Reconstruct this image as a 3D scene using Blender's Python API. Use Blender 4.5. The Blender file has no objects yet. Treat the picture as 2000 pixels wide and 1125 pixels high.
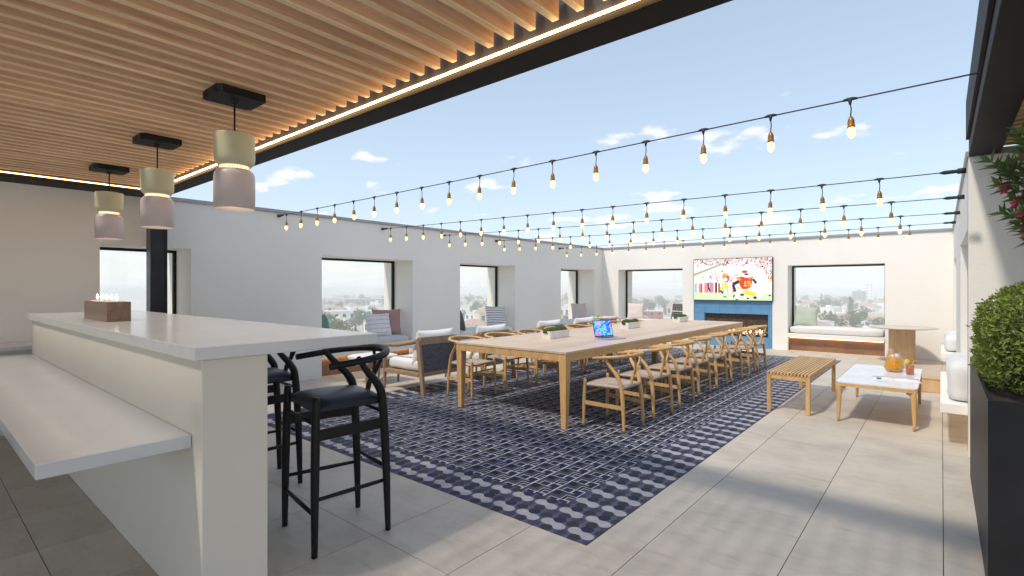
import bpy, bmesh, math, random
from mathutils import Vector, Matrix, noise as mnoise
R = math.radians
rnd = random.Random(7)
scene = bpy.context.scene
C = scene.collection

# ------------------------------------------------------------------ camera
CAM_H = 1.38
cam_d = bpy.data.cameras.new('camera')
cam = bpy.data.objects.new('camera', cam_d); C.objects.link(cam)
cam_d.sensor_width = 36.0; cam_d.lens = 18.0
cam_d.clip_start = 0.05; cam_d.clip_end = 12000
cam.location = (0, 0, CAM_H); cam.rotation_euler = (R(90), 0, R(40))
scene.camera = cam

# ------------------------------------------------------------------ light, sky, exposure
SUN_TRAVEL = Vector((0.20, 0.72, -1.0)).normalized()
sun_dir = -SUN_TRAVEL
elev = math.asin(sun_dir.z); azim = math.atan2(sun_dir.x, sun_dir.y)
sd = bpy.data.lights.new('sun', 'SUN'); sun = bpy.data.objects.new('sun', sd); C.objects.link(sun)
sd.energy = 1.4; sd.angle = R(4.0); sd.color = (1.0, 0.90, 0.76)
sun.rotation_euler = SUN_TRAVEL.to_track_quat('-Z', 'Y').to_euler()
sun.location = (-8, -20, 25)

world = bpy.data.worlds.new('World'); scene.world = world; world.use_nodes = True
wn, wl = world.node_tree.nodes, world.node_tree.links
wn.clear()
w_out = wn.new('ShaderNodeOutputWorld'); w_bg = wn.new('ShaderNodeBackground')
sky = wn.new('ShaderNodeTexSky'); sky.sky_type = 'NISHITA'; sky.sun_disc = False
sky.sun_elevation = elev; sky.sun_rotation = azim
sky.air_density = 1.0; sky.dust_density = 1.0; sky.ozone_density = 1.0; sky.altitude = 60
w_bg.inputs['Strength'].default_value = 0.108
CLOUD_SEED = 14.9
# thin high cumulus, spread over the whole dome, thicker towards the horizon
tc = wn.new('ShaderNodeTexCoord'); sep = wn.new('ShaderNodeSeparateXYZ')
wl.new(tc.outputs['Generated'], sep.inputs[0])
def wmath(op, a, b=None, clamp=False):
    n = wn.new('ShaderNodeMath'); n.operation = op; n.use_clamp = clamp
    for i, s in enumerate((a, b)):
        if s is None: continue
        if isinstance(s, (int, float)): n.inputs[i].default_value = s
        else: wl.new(s, n.inputs[i])
    return n.outputs[0]
zc = wmath('MAXIMUM', sep.outputs[2], 0.0)
den = wmath('ADD', zc, 0.16)
cu = wmath('DIVIDE', sep.outputs[0], den); cv = wmath('DIVIDE', sep.outputs[1], den)
comb = wn.new('ShaderNodeCombineXYZ'); wl.new(cu, comb.inputs[0]); wl.new(cv, comb.inputs[1])
comb.inputs[2].default_value = CLOUD_SEED
n1 = wn.new('ShaderNodeTexNoise'); n1.inputs['Scale'].default_value = 2.9; n1.inputs['Detail'].default_value = 7
n1.inputs['Roughness'].default_value = 0.52
wl.new(comb.outputs[0], n1.inputs['Vector'])
thr = wn.new('ShaderNodeMapRange'); thr.inputs['From Min'].default_value = 0.50; thr.inputs['From Max'].default_value = 0.57
thr.interpolation_type = 'SMOOTHSTEP'
wl.new(wmath('SUBTRACT', n1.outputs['Fac'], wmath('MULTIPLY', zc, 0.42)), thr.inputs['Value'])
mixc = wn.new('ShaderNodeMix'); mixc.data_type = 'RGBA'
wl.new(wmath('MULTIPLY', thr.outputs[0], 0.75), mixc.inputs['Factor'])
mixc.inputs['B'].default_value = (5.2, 5.15, 5.15, 1)
# haze of a summer noon: the sky pales evenly towards the horizon
hz = wn.new('ShaderNodeMapRange'); hz.inputs['From Min'].default_value = 0.0; hz.inputs['From Max'].default_value = 0.55
hz.inputs['To Min'].default_value = 0.62; hz.inputs['To Max'].default_value = 0.42; hz.interpolation_type = 'SMOOTHSTEP'
wl.new(zc, hz.inputs['Value'])
mixh = wn.new('ShaderNodeMix'); mixh.data_type = 'RGBA'
wl.new(hz.outputs[0], mixh.inputs['Factor']); wl.new(sky.outputs[0], mixh.inputs['A'])
mixh.inputs['B'].default_value = (3.65, 4.2, 4.6, 1)
hz2 = wn.new('ShaderNodeMapRange'); hz2.inputs['From Min'].default_value = 0.02; hz2.inputs['From Max'].default_value = 0.11
hz2.inputs['To Min'].default_value = 0.8; hz2.inputs['To Max'].default_value = 0.0; hz2.interpolation_type = 'SMOOTHSTEP'
wl.new(zc, hz2.inputs['Value'])
mixw = wn.new('ShaderNodeMix'); mixw.data_type = 'RGBA'
wl.new(hz2.outputs[0], mixw.inputs['Factor']); wl.new(mixh.outputs['Result'], mixc.inputs['A']); wl.new(mixc.outputs['Result'], mixw.inputs['A']); mixw.inputs['B'].default_value = (5.1, 5.2, 5.15, 1)
wl.new(mixw.outputs['Result'], w_bg.inputs['Color']); wl.new(w_bg.outputs[0], w_out.inputs['Surface'])

vs = scene.view_settings
vs.view_transform = 'Standard'; vs.look = 'None'; vs.exposure = 0.96; vs.gamma = 1.0; vs.use_curve_mapping = False
scene.render.engine = 'CYCLES'
cy = scene.cycles
cy.use_denoising = True; cy.max_bounces = 8; cy.diffuse_bounces = 4; cy.glossy_bounces = 3
cy.transmission_bounces = 6; cy.transparent_max_bounces = 8; cy.volume_bounces = 2
cy.caustics_reflective = False; cy.caustics_refractive = False
cy.sample_clamp_indirect = 6.0

# ------------------------------------------------------------------ materials
MATS = {}
def new_mat(name):
    m = bpy.data.materials.new(name); m.use_nodes = True
    MATS[name] = m
    return m, m.node_tree.nodes, m.node_tree.links, m.node_tree.nodes['Principled BSDF']
def rgb(c): return (c[0], c[1], c[2], 1.0)
def coords(n, l, scale=(1, 1, 1), jitter=False, kind='Object'):
    t = n.new('ShaderNodeTexCoord'); mp = n.new('ShaderNodeMapping')
    mp.inputs['Scale'].default_value = scale
    l.new(t.outputs[kind], mp.inputs['Vector'])
    if jitter:
        oi = n.new('ShaderNodeObjectInfo'); mu = n.new('ShaderNodeVectorMath'); mu.operation = 'SCALE'
        cx = n.new('ShaderNodeCombineXYZ')
        for i in range(3): l.new(oi.outputs['Random'], cx.inputs[i])
        l.new(cx.outputs[0], mu.inputs[0]); mu.inputs['Scale'].default_value = 37.0
        l.new(mu.outputs[0], mp.inputs['Location'])
    return mp.outputs[0]
def noise_tex(n, l, vec, scale, detail=4, rough=0.5):
    t = n.new('ShaderNodeTexNoise'); t.inputs['Scale'].default_value = scale
    t.inputs['Detail'].default_value = detail; t.inputs['Roughness'].default_value = rough
    l.new(vec, t.inputs['Vector']); return t.outputs['Fac']
def ramp(n, l, fac, stops):
    r = n.new('ShaderNodeValToRGB'); e = r.color_ramp.elements
    while len(e) < len(stops): e.new(0.5)
    for el, (p, c) in zip(e, stops): el.position = p; el.color = rgb(c)
    l.new(fac, r.inputs['Fac']); return r.outputs['Color']
def bump(n, l, b, height, strength, dist=0.002):
    k = n.new('ShaderNodeBump'); k.inputs['Strength'].default_value = strength; k.inputs['Distance'].default_value = dist
    l.new(height, k.inputs['Height']); l.new(k.outputs[0], b.inputs['Normal'])
def mixcol(n, l, fac, a, b, mode='MIX'):
    m = n.new('ShaderNodeMix'); m.data_type = 'RGBA'; m.blend_type = mode
    for s, k in ((fac, 'Factor'), (a, 'A'), (b, 'B')):
        if isinstance(s, (int, float)): m.inputs[k].default_value = s
        elif isinstance(s, tuple): m.inputs[k].default_value = rgb(s)
        else: l.new(s, m.inputs[k])
    return m.outputs['Result']
def plain(name, col, rough=0.5, metal=0.0, var=0.08, scale=20, bmp=0.0, bscale=200, jitter=False, spec=0.5, sheen=0.0, coat=0.0):
    m, n, l, b = new_mat(name)
    v = coords(n, l, jitter=jitter)
    f = noise_tex(n, l, v, scale)
    lo = tuple(max(0, c * (1 - var)) for c in col); hi = tuple(min(1, c * (1 + var)) for c in col)
    l.new(ramp(n, l, f, [(0.3, lo), (0.7, hi)]), b.inputs['Base Color'])
    b.inputs['Roughness'].default_value = rough; b.inputs['Metallic'].default_value = metal
    b.inputs['Specular IOR Level'].default_value = spec
    b.inputs['Sheen Weight'].default_value = sheen; b.inputs['Coat Weight'].default_value = coat
    if bmp:
        bump(n, l, b, noise_tex(n, l, v, bscale, 3), bmp)
    return m
def emit(name, col, strength, sample=True):
    m, n, l, b = new_mat(name)
    b.inputs['Base Color'].default_value = rgb(tuple(c * 0.5 for c in col))
    b.inputs['Emission Color'].default_value = rgb(col); b.inputs['Emission Strength'].default_value = strength
    if not sample: m.cycles.emission_sampling = 'NONE'
    return m
def wood(name, dark, mid, light, grain=(3, 60, 60), rough=0.5, ring=0.6, coat=0.0, bmp=0.15):
    m, n, l, b = new_mat(name)
    v = coords(n, l, grain, True)
    f1 = noise_tex(n, l, v, 1.0, 6, 0.62)
    v2 = coords(n, l, tuple(g * 5 for g in grain), True)
    f2 = noise_tex(n, l, v2, 1.0, 3, 0.6)
    mm = n.new('ShaderNodeMath'); mm.operation = 'MULTIPLY_ADD'; l.new(f2, mm.inputs[0]); mm.inputs[1].default_value = 0.45
    k = n.new('ShaderNodeMath'); k.operation = 'MULTIPLY'; l.new(f1, k.inputs[0]); k.inputs[1].default_value = 0.62
    l.new(k.outputs[0], mm.inputs[2])
    col = ramp(n, l, mm.outputs[0], [(0.34, dark), (0.52, mid), (0.70, light)])
    oi = n.new('ShaderNodeObjectInfo'); hs = n.new('ShaderNodeHueSaturation')
    mr = n.new('ShaderNodeMapRange'); mr.inputs['To Min'].default_value = 0.88; mr.inputs['To Max'].default_value = 1.10
    l.new(oi.outputs['Random'], mr.inputs['Value']); l.new(mr.outputs[0], hs.inputs['Value']); l.new(col, hs.inputs['Color'])
    l.new(hs.outputs[0], b.inputs['Base Color'])
    b.inputs['Roughness'].default_value = rough; b.inputs['Coat Weight'].default_value = coat
    if bmp: bump(n, l, b, mm.outputs[0], bmp, 0.001)
    return m

# stucco
def stucco(name, col):
    m, n, l, b = new_mat(name)
    v = coords(n, l)
    big = noise_tex(n, l, v, 0.7, 4); fine = noise_tex(n, l, v, 90, 4, 0.7)
    c = ramp(n, l, big, [(0.28, tuple(x * 0.935 for x in col)), (0.72, tuple(min(1, x * 1.025) for x in col))])
    l.new(c, b.inputs['Base Color']); b.inputs['Roughness'].default_value = 0.9
    b.inputs['Specular IOR Level'].default_value = 0.2
    trow = noise_tex(n, l, coords(n, l, (1, 1, 1.6)), 9, 4, 0.6); ad = n.new('ShaderNodeMath'); ad.operation = 'MULTIPLY_ADD'; l.new(trow, ad.inputs[0]); ad.inputs[1].default_value = 1.6; l.new(fine, ad.inputs[2])
    bump(n, l, b, ad.outputs[0], 0.45, 0.003)
    return m
stucco('stucco', (0.875, 0.85, 0.795))
stucco('island_plaster', (0.74, 0.71, 0.63))
plain('coping', (0.36, 0.35, 0.36), 0.45, 0.3, 0.06, 6)
plain('black_metal', (0.006, 0.0055, 0.005), 0.6, 0.0, 0.2, 8, spec=0.18)
plain('steel_post', (0.020, 0.022, 0.028), 0.32, 0.6, 0.25, 5)
plain('beam_inner', (0.06, 0.06, 0.062), 0.4, 0.0, 0.1, 4)
plain('black_planter', (0.010, 0.010, 0.012), 0.5, 0.0, 0.25, 6, spec=0.35)
plain('grout', (0.05, 0.05, 0.05), 0.9)
wood('slat_lit_underside', (0.60, 0.405, 0.225), (0.76, 0.555, 0.335), (0.86, 0.67, 0.45), (30, 1.2, 14), 0.55, bmp=0.3)  # fin undersides: light from below painted in as a paler wood than the sides
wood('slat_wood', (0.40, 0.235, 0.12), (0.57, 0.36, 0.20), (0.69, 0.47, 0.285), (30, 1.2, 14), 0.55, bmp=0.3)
wood('oak', (0.48, 0.275, 0.105), (0.61, 0.37, 0.155), (0.70, 0.45, 0.21), (14, 14, 2.2), 0.42)
wood('oak_y', (0.48, 0.275, 0.105), (0.61, 0.37, 0.155), (0.70, 0.45, 0.21), (14, 1.2, 14), 0.42)
wood('table_top_wood', (0.54, 0.40, 0.28), (0.63, 0.48, 0.35), (0.69, 0.545, 0.415), (11, 0.7, 11), 0.38, bmp=0.08)
wood('teak', (0.24, 0.15, 0.085), (0.34, 0.225, 0.135), (0.42, 0.29, 0.18), (12, 12, 2.5), 0.55)
wood('walnut', (0.10, 0.045, 0.026), (0.17, 0.078, 0.042), (0.25, 0.125, 0.07), (1.6, 30, 30), 0.32, coat=0.4)
wood('kick_wood', (0.20, 0.095, 0.05), (0.27, 0.135, 0.072), (0.33, 0.175, 0.098), (2.0, 2.0, 10), 0.5)
wood('pedestal_wood', (0.48, 0.30, 0.155), (0.58, 0.375, 0.205), (0.66, 0.45, 0.26), (12, 12, 1.2), 0.45)
plain('black_wood', (0.005, 0.005, 0.006), 0.42, 0.0, 0.2, 30, spec=0.28)
plain('black_leather', (0.009, 0.011, 0.024), 0.36, 0.0, 0.25, 9, 0.25, 260, spec=0.4)
plain('white_fabric', (0.78, 0.775, 0.77), 0.95, 0, 0.03, 8, 0.25, 420, sheen=0.2, spec=0.15)
plain('cushion_fabric', (0.72, 0.71, 0.695), 0.95, 0, 0.03, 8, 0.25, 420, sheen=0.2, spec=0.15)
plain('grey_cushion', (0.56, 0.58, 0.59), 0.95, 0, 0.04, 8, 0.25, 420, sheen=0.2, spec=0.15)
plain('green_fabric', (0.10, 0.24, 0.20), 0.95, 0, 0.06, 8, 0.25, 420, sheen=0.2, spec=0.15)
plain('sage_fabric', (0.46, 0.52, 0.43), 0.95, 0, 0.04, 8, 0.25, 420, sheen=0.2, spec=0.15)
plain('pink_fabric', (0.44, 0.25, 0.235), 0.9, 0, 0.06, 8, 0.25, 420, sheen=0.3, spec=0.15)
plain('charcoal_fabric', (0.12, 0.118, 0.115), 0.95, 0, 0.08, 8, 0.25, 420, spec=0.15)
plain('blush_fabric', (0.60, 0.52, 0.49), 0.95, 0, 0.10, 60, 0.3, 300, spec=0.15)
plain('cream_fabric', (0.72, 0.64, 0.60), 0.95, 0, 0.08, 50, 0.3, 300, spec=0.15)
def striped(name, base, line, freq, width):
    m, n, l, b = new_mat(name)
    t = n.new('ShaderNodeTexCoord'); s = n.new('ShaderNodeSeparateXYZ'); l.new(t.outputs['Object'], s.inputs[0])
    w = n.new('ShaderNodeMath'); w.operation = 'MULTIPLY'; l.new(s.outputs[1], w.inputs[0]); w.inputs[1].default_value = freq
    fr = n.new('ShaderNodeMath'); fr.operation = 'FRACT'; l.new(w.outputs[0], fr.inputs[0])
    lt = n.new('ShaderNodeMath'); lt.operation = 'LESS_THAN'; l.new(fr.outputs[0], lt.inputs[0]); lt.inputs[1].default_value = width
    l.new(mixcol(n, l, lt.outputs[0], base, line), b.inputs['Base Color'])
    b.inputs['Roughness'].default_value = 0.95; b.inputs['Specular IOR Level'].default_value = 0.15
    bump(n, l, b, noise_tex(n, l, coords(n, l), 400, 2), 0.25)
    return m
striped('stripe_thin', (0.78, 0.77, 0.78), (0.34, 0.36, 0.42), 13.0, 0.09)
striped('stripe_wide', (0.80, 0.79, 0.78), (0.24, 0.25, 0.28), 18.0, 0.34)
def ethnic(name):
    m, n, l, b = new_mat(name)
    v = coords(n, l, (16, 16, 16)); vo = n.new('ShaderNodeTexVoronoi'); vo.inputs['Scale'].default_value = 1.0
    vo.inputs['Randomness'].default_value = 0.1; l.new(v, vo.inputs['Vector'])
    c1 = ramp(n, l, vo.outputs['Distance'], [(0.18, (0.03, 0.03, 0.035)), (0.30, (0.36, 0.34, 0.34)), (0.42, (0.035, 0.035, 0.04))])
    t = n.new('ShaderNodeTexCoord'); s = n.new('ShaderNodeSeparateXYZ'); l.new(t.outputs['Object'], s.inputs[0])
    w = n.new('ShaderNodeMath'); w.operation = 'PINGPONG'; l.new(s.outputs[1], w.inputs[0]); w.inputs[1].default_value = 0.11
    lt = n.new('ShaderNodeMath'); lt.operation = 'LESS_THAN'; l.new(w.outputs[0], lt.inputs[0]); lt.inputs[1].default_value = 0.012
    l.new(mixcol(n, l, lt.outputs[0], c1, (0.62, 0.60, 0.58)), b.inputs['Base Color']); b.inputs['Roughness'].default_value = 0.95
ethnic('pattern_fabric')
def rope(name):
    m, n, l, b = new_mat(name)
    v = coords(n, l, (75, 75, 75)); vo = n.new('ShaderNodeTexVoronoi'); vo.inputs['Scale'].default_value = 1.0; l.new(v, vo.inputs['Vector'])
    l.new(ramp(n, l, vo.outputs['Distance'], [(0.0, (0.20, 0.205, 0.23)), (0.55, (0.085, 0.09, 0.108)), (0.9, (0.03, 0.03, 0.036))]), b.inputs['Base Color'])
    b.inputs['Roughness'].default_value = 0.85; bump(n, l, b, vo.outputs['Distance'], 0.6, -0.004)
rope('rope_weave')
def cord(name):
    m, n, l, b = new_mat(name)
    t = n.new('ShaderNodeTexCoord'); s = n.new('ShaderNodeSeparateXYZ'); l.new(t.outputs['Object'], s.inputs[0])
    ax = n.new('ShaderNodeMath'); ax.operation = 'ABSOLUTE'; l.new(s.outputs[0], ax.inputs[0])
    ay = n.new('ShaderNodeMath'); ay.operation = 'ABSOLUTE'; l.new(s.outputs[1], ay.inputs[0])
    mx = n.new('ShaderNodeMath'); mx.operation = 'MAXIMUM'; l.new(ax.outputs[0], mx.inputs[0]); l.new(ay.outputs[0], mx.inputs[1])
    sc = n.new('ShaderNodeMath'); sc.operation = 'MULTIPLY'; l.new(mx.outputs[0], sc.inputs[0]); sc.inputs[1].default_value = 900
    sn = n.new('ShaderNodeMath'); sn.operation = 'SINE'; l.new(sc.outputs[0], sn.inputs[0])
    f = noise_tex(n, l, coords(n, l, jitter=True), 30)
    l.new(ramp(n, l, f, [(0.3, (0.44, 0.35, 0.28)), (0.7, (0.56, 0.46, 0.375))]), b.inputs['Base Color'])
    b.inputs['Roughness'].default_value = 0.8; bump(n, l, b, sn.outputs[0], 0.35, 0.003)
cord('paper_cord')
# quartz and marble
def marble(name, base, vein, scale, rough, amount=0.5):
    m, n, l, b = new_mat(name)
    v = coords(n, l, (scale, scale, scale))
    d = noise_tex(n, l, v, 2.0, 5); mp = n.new('ShaderNodeVectorMath'); mp.operation = 'ADD'
    cx = n.new('ShaderNodeCombineXYZ')
    for i in range(3): l.new(d, cx.inputs[i])
    l.new(v, mp.inputs[0]); l.new(cx.outputs[0], mp.inputs[1])
    t = n.new('ShaderNodeTexNoise'); t.inputs['Scale'].default_value = 1.1; t.inputs['Detail'].default_value = 6; l.new(mp.outputs[0], t.inputs['Vector'])
    a = n.new('ShaderNodeMath'); a.operation = 'SUBTRACT'; l.new(t.outputs['Fac'], a.inputs[0]); a.inputs[1].default_value = 0.5
    ab = n.new('ShaderNodeMath'); ab.operation = 'ABSOLUTE'; l.new(a.outputs[0], ab.inputs[0])
    c = ramp(n, l, ab.outputs[0], [(0.0, tuple(x * (1 - amount) + y * amount for x, y in zip(base, vein))), (0.05, tuple(x * (1 - amount * .35) + y * amount * .35 for x, y in zip(base, vein))), (0.16, base)])
    l.new(c, b.inputs['Base Color']); b.inputs['Roughness'].default_value = rough
marble('quartz', (0.68, 0.70, 0.72), (0.53, 0.52, 0.52), 1.3, 0.22, 0.16)
marble('marble_top', (0.80, 0.80, 0.81), (0.55, 0.55, 0.57), 2.6, 0.22, 0.45)
marble('stone_top', (0.62, 0.53, 0.45), (0.52, 0.48, 0.44), 5, 0.3, 0.4)
# porcelain floor slab
def slab_mat(name):
    m, n, l, b = new_mat(name)
    v = coords(n, l, (1.0, 1.5, 1.0), True)
    cloud = noise_tex(n, l, v, 2.0, 9, 0.66)
    vs_ = coords(n, l, (2.2, 7.0, 2.2), True); streak = noise_tex(n, l, vs_, 1.6, 7, 0.68)
    vf = coords(n, l, (1, 1, 1), True); speck = noise_tex(n, l, vf, 150, 3, 0.75)
    c = ramp(n, l, cloud, [(0.26, (0.43, 0.387, 0.328)), (0.5, (0.55, 0.50, 0.43)), (0.76, (0.63, 0.58, 0.505))])
    c2 = ramp(n, l, streak, [(0.30, (0.84, 0.83, 0.82)), (0.47, (1, 1, 1)), (1, (1.0, 1.0, 1.0))])
    c = mixcol(n, l, 1.0, c, c2, 'MULTIPLY')
    c3 = ramp(n, l, speck, [(0.28, (0.62, 0.6, 0.58)), (0.40, (1, 1, 1)), (1, (1, 1, 1))])
    c = mixcol(n, l, 1.0, c, c3, 'MULTIPLY')
    oi = n.new('ShaderNodeObjectInfo'); mr = n.new('ShaderNodeMapRange'); mr.inputs['To Min'].default_value = 0.94; mr.inputs['To Max'].default_value = 1.05
    hs = n.new('ShaderNodeHueSaturation'); l.new(oi.outputs['Random'], mr.inputs['Value']); l.new(mr.outputs[0], hs.inputs['Value']); l.new(c, hs.inputs['Color'])
    l.new(hs.outputs[0], b.inputs['Base Color'])
    rr = n.new('ShaderNodeMapRange'); rr.inputs['To Min'].default_value = 0.42; rr.inputs['To Max'].default_value = 0.62
    l.new(cloud, rr.inputs['Value']); l.new(rr.outputs[0], b.inputs['Roughness'])
    bump(n, l, b, speck, 0.10, 0.001)
slab_mat('floor_slab')
# cement tile inks
def ink(name, col, var=0.25):
    m, n, l, b = new_mat(name)
    f = noise_tex(n, l, coords(n, l, jitter=True), 26, 5, 0.65)
    l.new(ramp(n, l, f, [(0.25, tuple(c * (1 - var) for c in col)), (0.75, tuple(c * (1 + var) for c in col))]), b.inputs['Base Color'])
    b.inputs['Roughness'].default_value = 0.6; b.inputs['Specular IOR Level'].default_value = 0.12
ink('ink_white', (0.56, 0.57, 0.60), 0.06); ink('ink_navy', (0.017, 0.021, 0.066)); ink('ink_dark', (0.012, 0.013, 0.030))
ink('ink_grey', (0.058, 0.062, 0.090), 0.2)
def disc_tile(name):
    m, n, l, b = new_mat(name)
    uv = n.new('ShaderNodeUVMap'); s = n.new('ShaderNodeSeparateXYZ'); l.new(uv.outputs[0], s.inputs[0])
    def mt(op, a, c=None):
        k = n.new('ShaderNodeMath'); k.operation = op
        for i, q in enumerate((a, c)):
            if q is None: continue
            if isinstance(q, (int, float)): k.inputs[i].default_value = q
            else: l.new(q, k.inputs[i])
        return k.outputs[0]
    u, w = s.outputs[0], s.outputs[1]
    LT, SL, NV, VI = (0.39, 0.40, 0.44), (0.042, 0.044, 0.058), (0.026, 0.029, 0.066), (0.105, 0.107, 0.175)
    PV = (0.060, 0.062, 0.110)
    inb = mt('MULTIPLY', mt('MULTIPLY', mt('GREATER_THAN', u, .25), mt('LESS_THAN', u, .75)), mt('MULTIPLY', mt('GREATER_THAN', w, .34), mt('LESS_THAN', w, .66)))
    col = mixcol(n, l, inb, VI, LT)
    for (i, j, c) in ((0, .833, SL), (1, .833, SL), (0, .167, PV), (1, .167, PV), (.5, -.167, NV), (.5, 1.167, SL), (.53, .833, NV), (.48, .167, SL), (.25, .55, LT), (.76, .44, LT)):
        dx = mt('SUBTRACT', u, i); dy = mt('SUBTRACT', w, j)
        d2 = mt('ADD', mt('MULTIPLY', dx, dx), mt('MULTIPLY', dy, dy))
        col = mixcol(n, l, mt('LESS_THAN', d2, 0.0415), col, c)
    f = noise_tex(n, l, coords(n, l, jitter=True), 24, 5, 0.65)
    col = mixcol(n, l, 1.0, col, ramp(n, l, f, [(0.25, (0.78, 0.78, 0.80)), (0.75, (1.12, 1.12, 1.1))]), 'MULTIPLY')
    l.new(col, b.inputs['Base Color']); b.inputs['Roughness'].default_value = 0.6; b.inputs['Specular IOR Level'].default_value = 0.12
disc_tile('ink_discs')
# glass, glow, drinks
def glass(name, col=(1, 1, 1), rough=0.0, ior=1.45):
    m, n, l, b = new_mat(name)
    b.inputs['Base Color'].default_value = rgb(col); b.inputs['Transmission Weight'].default_value = 1.0
    b.inputs['Roughness'].default_value = rough; b.inputs['IOR'].default_value = ior
def pane_mat(name, refl=0.45, base=0.02, tint=(0.97, 0.98, 0.975)):
    m = bpy.data.materials.new(name); m.use_nodes = True; n, l = m.node_tree.nodes, m.node_tree.links; n.clear(); MATS[name] = m
    o = n.new('ShaderNodeOutputMaterial'); t = n.new('ShaderNodeBsdfTransparent'); g = n.new('ShaderNodeBsdfGlossy'); mx = n.new('ShaderNodeMixShader')
    ge = n.new('ShaderNodeNewGeometry'); dt = n.new('ShaderNodeVectorMath'); dt.operation = 'DOT_PRODUCT'; l.new(ge.outputs['Normal'], dt.inputs[0]); l.new(ge.outputs['Incoming'], dt.inputs[1])
    ab = n.new('ShaderNodeMath'); ab.operation = 'ABSOLUTE'; l.new(dt.outputs['Value'], ab.inputs[0])
    om = n.new('ShaderNodeMath'); om.operation = 'SUBTRACT'; om.inputs[0].default_value = 1.0; l.new(ab.outputs[0], om.inputs[1])
    pw = n.new('ShaderNodeMath'); pw.operation = 'POWER'; l.new(om.outputs[0], pw.inputs[0]); pw.inputs[1].default_value = 5.0
    fr = n.new('ShaderNodeMath'); fr.operation = 'MULTIPLY_ADD'; l.new(pw.outputs[0], fr.inputs[0]); fr.inputs[1].default_value = refl; fr.inputs[2].default_value = base
    t.inputs['Color'].default_value = rgb(tint); g.inputs['Roughness'].default_value = 0.02
    l.new(fr.outputs[0], mx.inputs['Fac']); l.new(t.outputs[0], mx.inputs[1]); l.new(g.outputs[0], mx.inputs[2]); l.new(mx.outputs[0], o.inputs['Surface'])
pane_mat('window_glass'); pane_mat('clear_glass', 0.7, 0.05, (0.96, 0.97, 0.97))
plain('orange_drink', (0.85, 0.36, 0.02), 0.15, 0, 0.15, 30); plain('red_drink', (0.75, 0.16, 0.03), 0.15, 0, 0.5, 40)
plain('lemon', (0.80, 0.62, 0.06), 0.4); plain('mint', (0.12, 0.30, 0.04), 0.5)
emit('led', (1.0, 0.60, 0.26), 15.0); emit('led_side', (1.0, 0.60, 0.26), 4.0); emit('kick_led', (1.0, 0.72, 0.40), 4.5)
emit('bulb_glow', (1.0, 0.56, 0.20), 1.8, False); emit('lamp_glow', (1.0, 0.78, 0.50), 4.0); emit('ring_glow', (1.0, 0.74, 0.44), 0.75)
emit('flame', (1.0, 0.55, 0.18), 6.0, False); emit('candle_flame', (1.0, 0.78, 0.45), 8.0, False)
plain('bulb_socket', (0.30, 0.15, 0.04), 0.35, 0.3); plain('cable_black', (0.012, 0.013, 0.016), 0.6)
plain('lamp_green', (0.52, 0.51, 0.35), 0.45, 0, 0.05, 6); plain('lamp_mauve', (0.56, 0.50, 0.51), 0.35, 0, 0.04, 6)
plain('candle_wax', (0.8, 0.76, 0.68), 0.6)
plain('white_ceramic', (0.80, 0.79, 0.78), 0.5); plain('moss', (0.045, 0.075, 0.012), 0.9, 0, 0.5, 60, 0.6, 120)
plain('aluminium', (0.58, 0.55, 0.56), 0.35, 0.8); plain('keyboard', (0.03, 0.03, 0.035), 0.6)
plain('paper', (0.78, 0.78, 0.79), 0.7); plain('print_dark', (0.05, 0.05, 0.06), 0.6)
plain('firebox', (0.055, 0.035, 0.022), 0.8, 0, 0.6, 14, 0.4, 60); plain('fire_stone', (0.62, 0.58, 0.54), 0.8)
plain('fire_log', (0.24, 0.15, 0.09), 0.85, 0, 0.4, 20)
plain('blue_tile', (0.12, 0.30, 0.50), 0.35, 0, 0.10, 3, jitter=True)
plain('tv_black', (0.01, 0.01, 0.011), 0.4); plain('apple', (0.30, 0.55, 0.05), 0.35)
plain('soil', (0.03, 0.022, 0.015), 0.95)
def leafmat(name, a, bcol, scale=14, rough=0.45, trans=0.25):
    m, n, l, b = new_mat(name)
    g = n.new('ShaderNodeNewGeometry')
    f = g.outputs['Random Per Island']
    l.new(ramp(n, l, f, [(0.0, a), (1.0, bcol)]), b.inputs['Base Color'])
    b.inputs['Roughness'].default_value = rough
    t = n.new('ShaderNodeBsdfTranslucent'); mx = n.new('ShaderNodeMixShader'); mx.inputs['Fac'].default_value = trans
    l.new(ramp(n, l, f, [(0.0, tuple(x * 1.3 for x in a)), (1.0, tuple(x * 1.3 for x in bcol))]), t.inputs['Color'])
    o = [q for q in n if q.type == 'OUTPUT_MATERIAL'][0]
    l.new(b.outputs[0], mx.inputs[1]); l.new(t.outputs[0], mx.inputs[2]); l.new(mx.outputs[0], o.inputs['Surface'])
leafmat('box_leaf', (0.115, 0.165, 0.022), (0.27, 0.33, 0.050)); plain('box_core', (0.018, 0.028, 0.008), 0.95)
leafmat('oleander_leaf', (0.06, 0.125, 0.03), (0.16, 0.26, 0.065), rough=0.35); leafmat('pink_petal', (0.65, 0.03, 0.14), (0.85, 0.10, 0.24))
plain('bark', (0.16, 0.12, 0.085), 0.9, 0, 0.25, 12)
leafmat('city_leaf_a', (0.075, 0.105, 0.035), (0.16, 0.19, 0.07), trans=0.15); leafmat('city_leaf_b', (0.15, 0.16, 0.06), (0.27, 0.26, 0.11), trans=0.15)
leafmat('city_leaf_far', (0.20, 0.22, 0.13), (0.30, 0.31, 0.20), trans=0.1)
plain('house_white', (0.82, 0.80, 0.76), 0.85, 0, 0.06, 0.5, jitter=True); plain('house_cream', (0.72, 0.65, 0.55), 0.85, 0, 0.06, 0.5)
plain('house_red', (0.46, 0.12, 0.10), 0.8); plain('roof_tile', (0.52, 0.34, 0.26), 0.85, 0, 0.2, 1.5, jitter=True); plain('roof_flat', (0.70, 0.69, 0.66), 0.9, 0, 0.1, 0.5)
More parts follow.
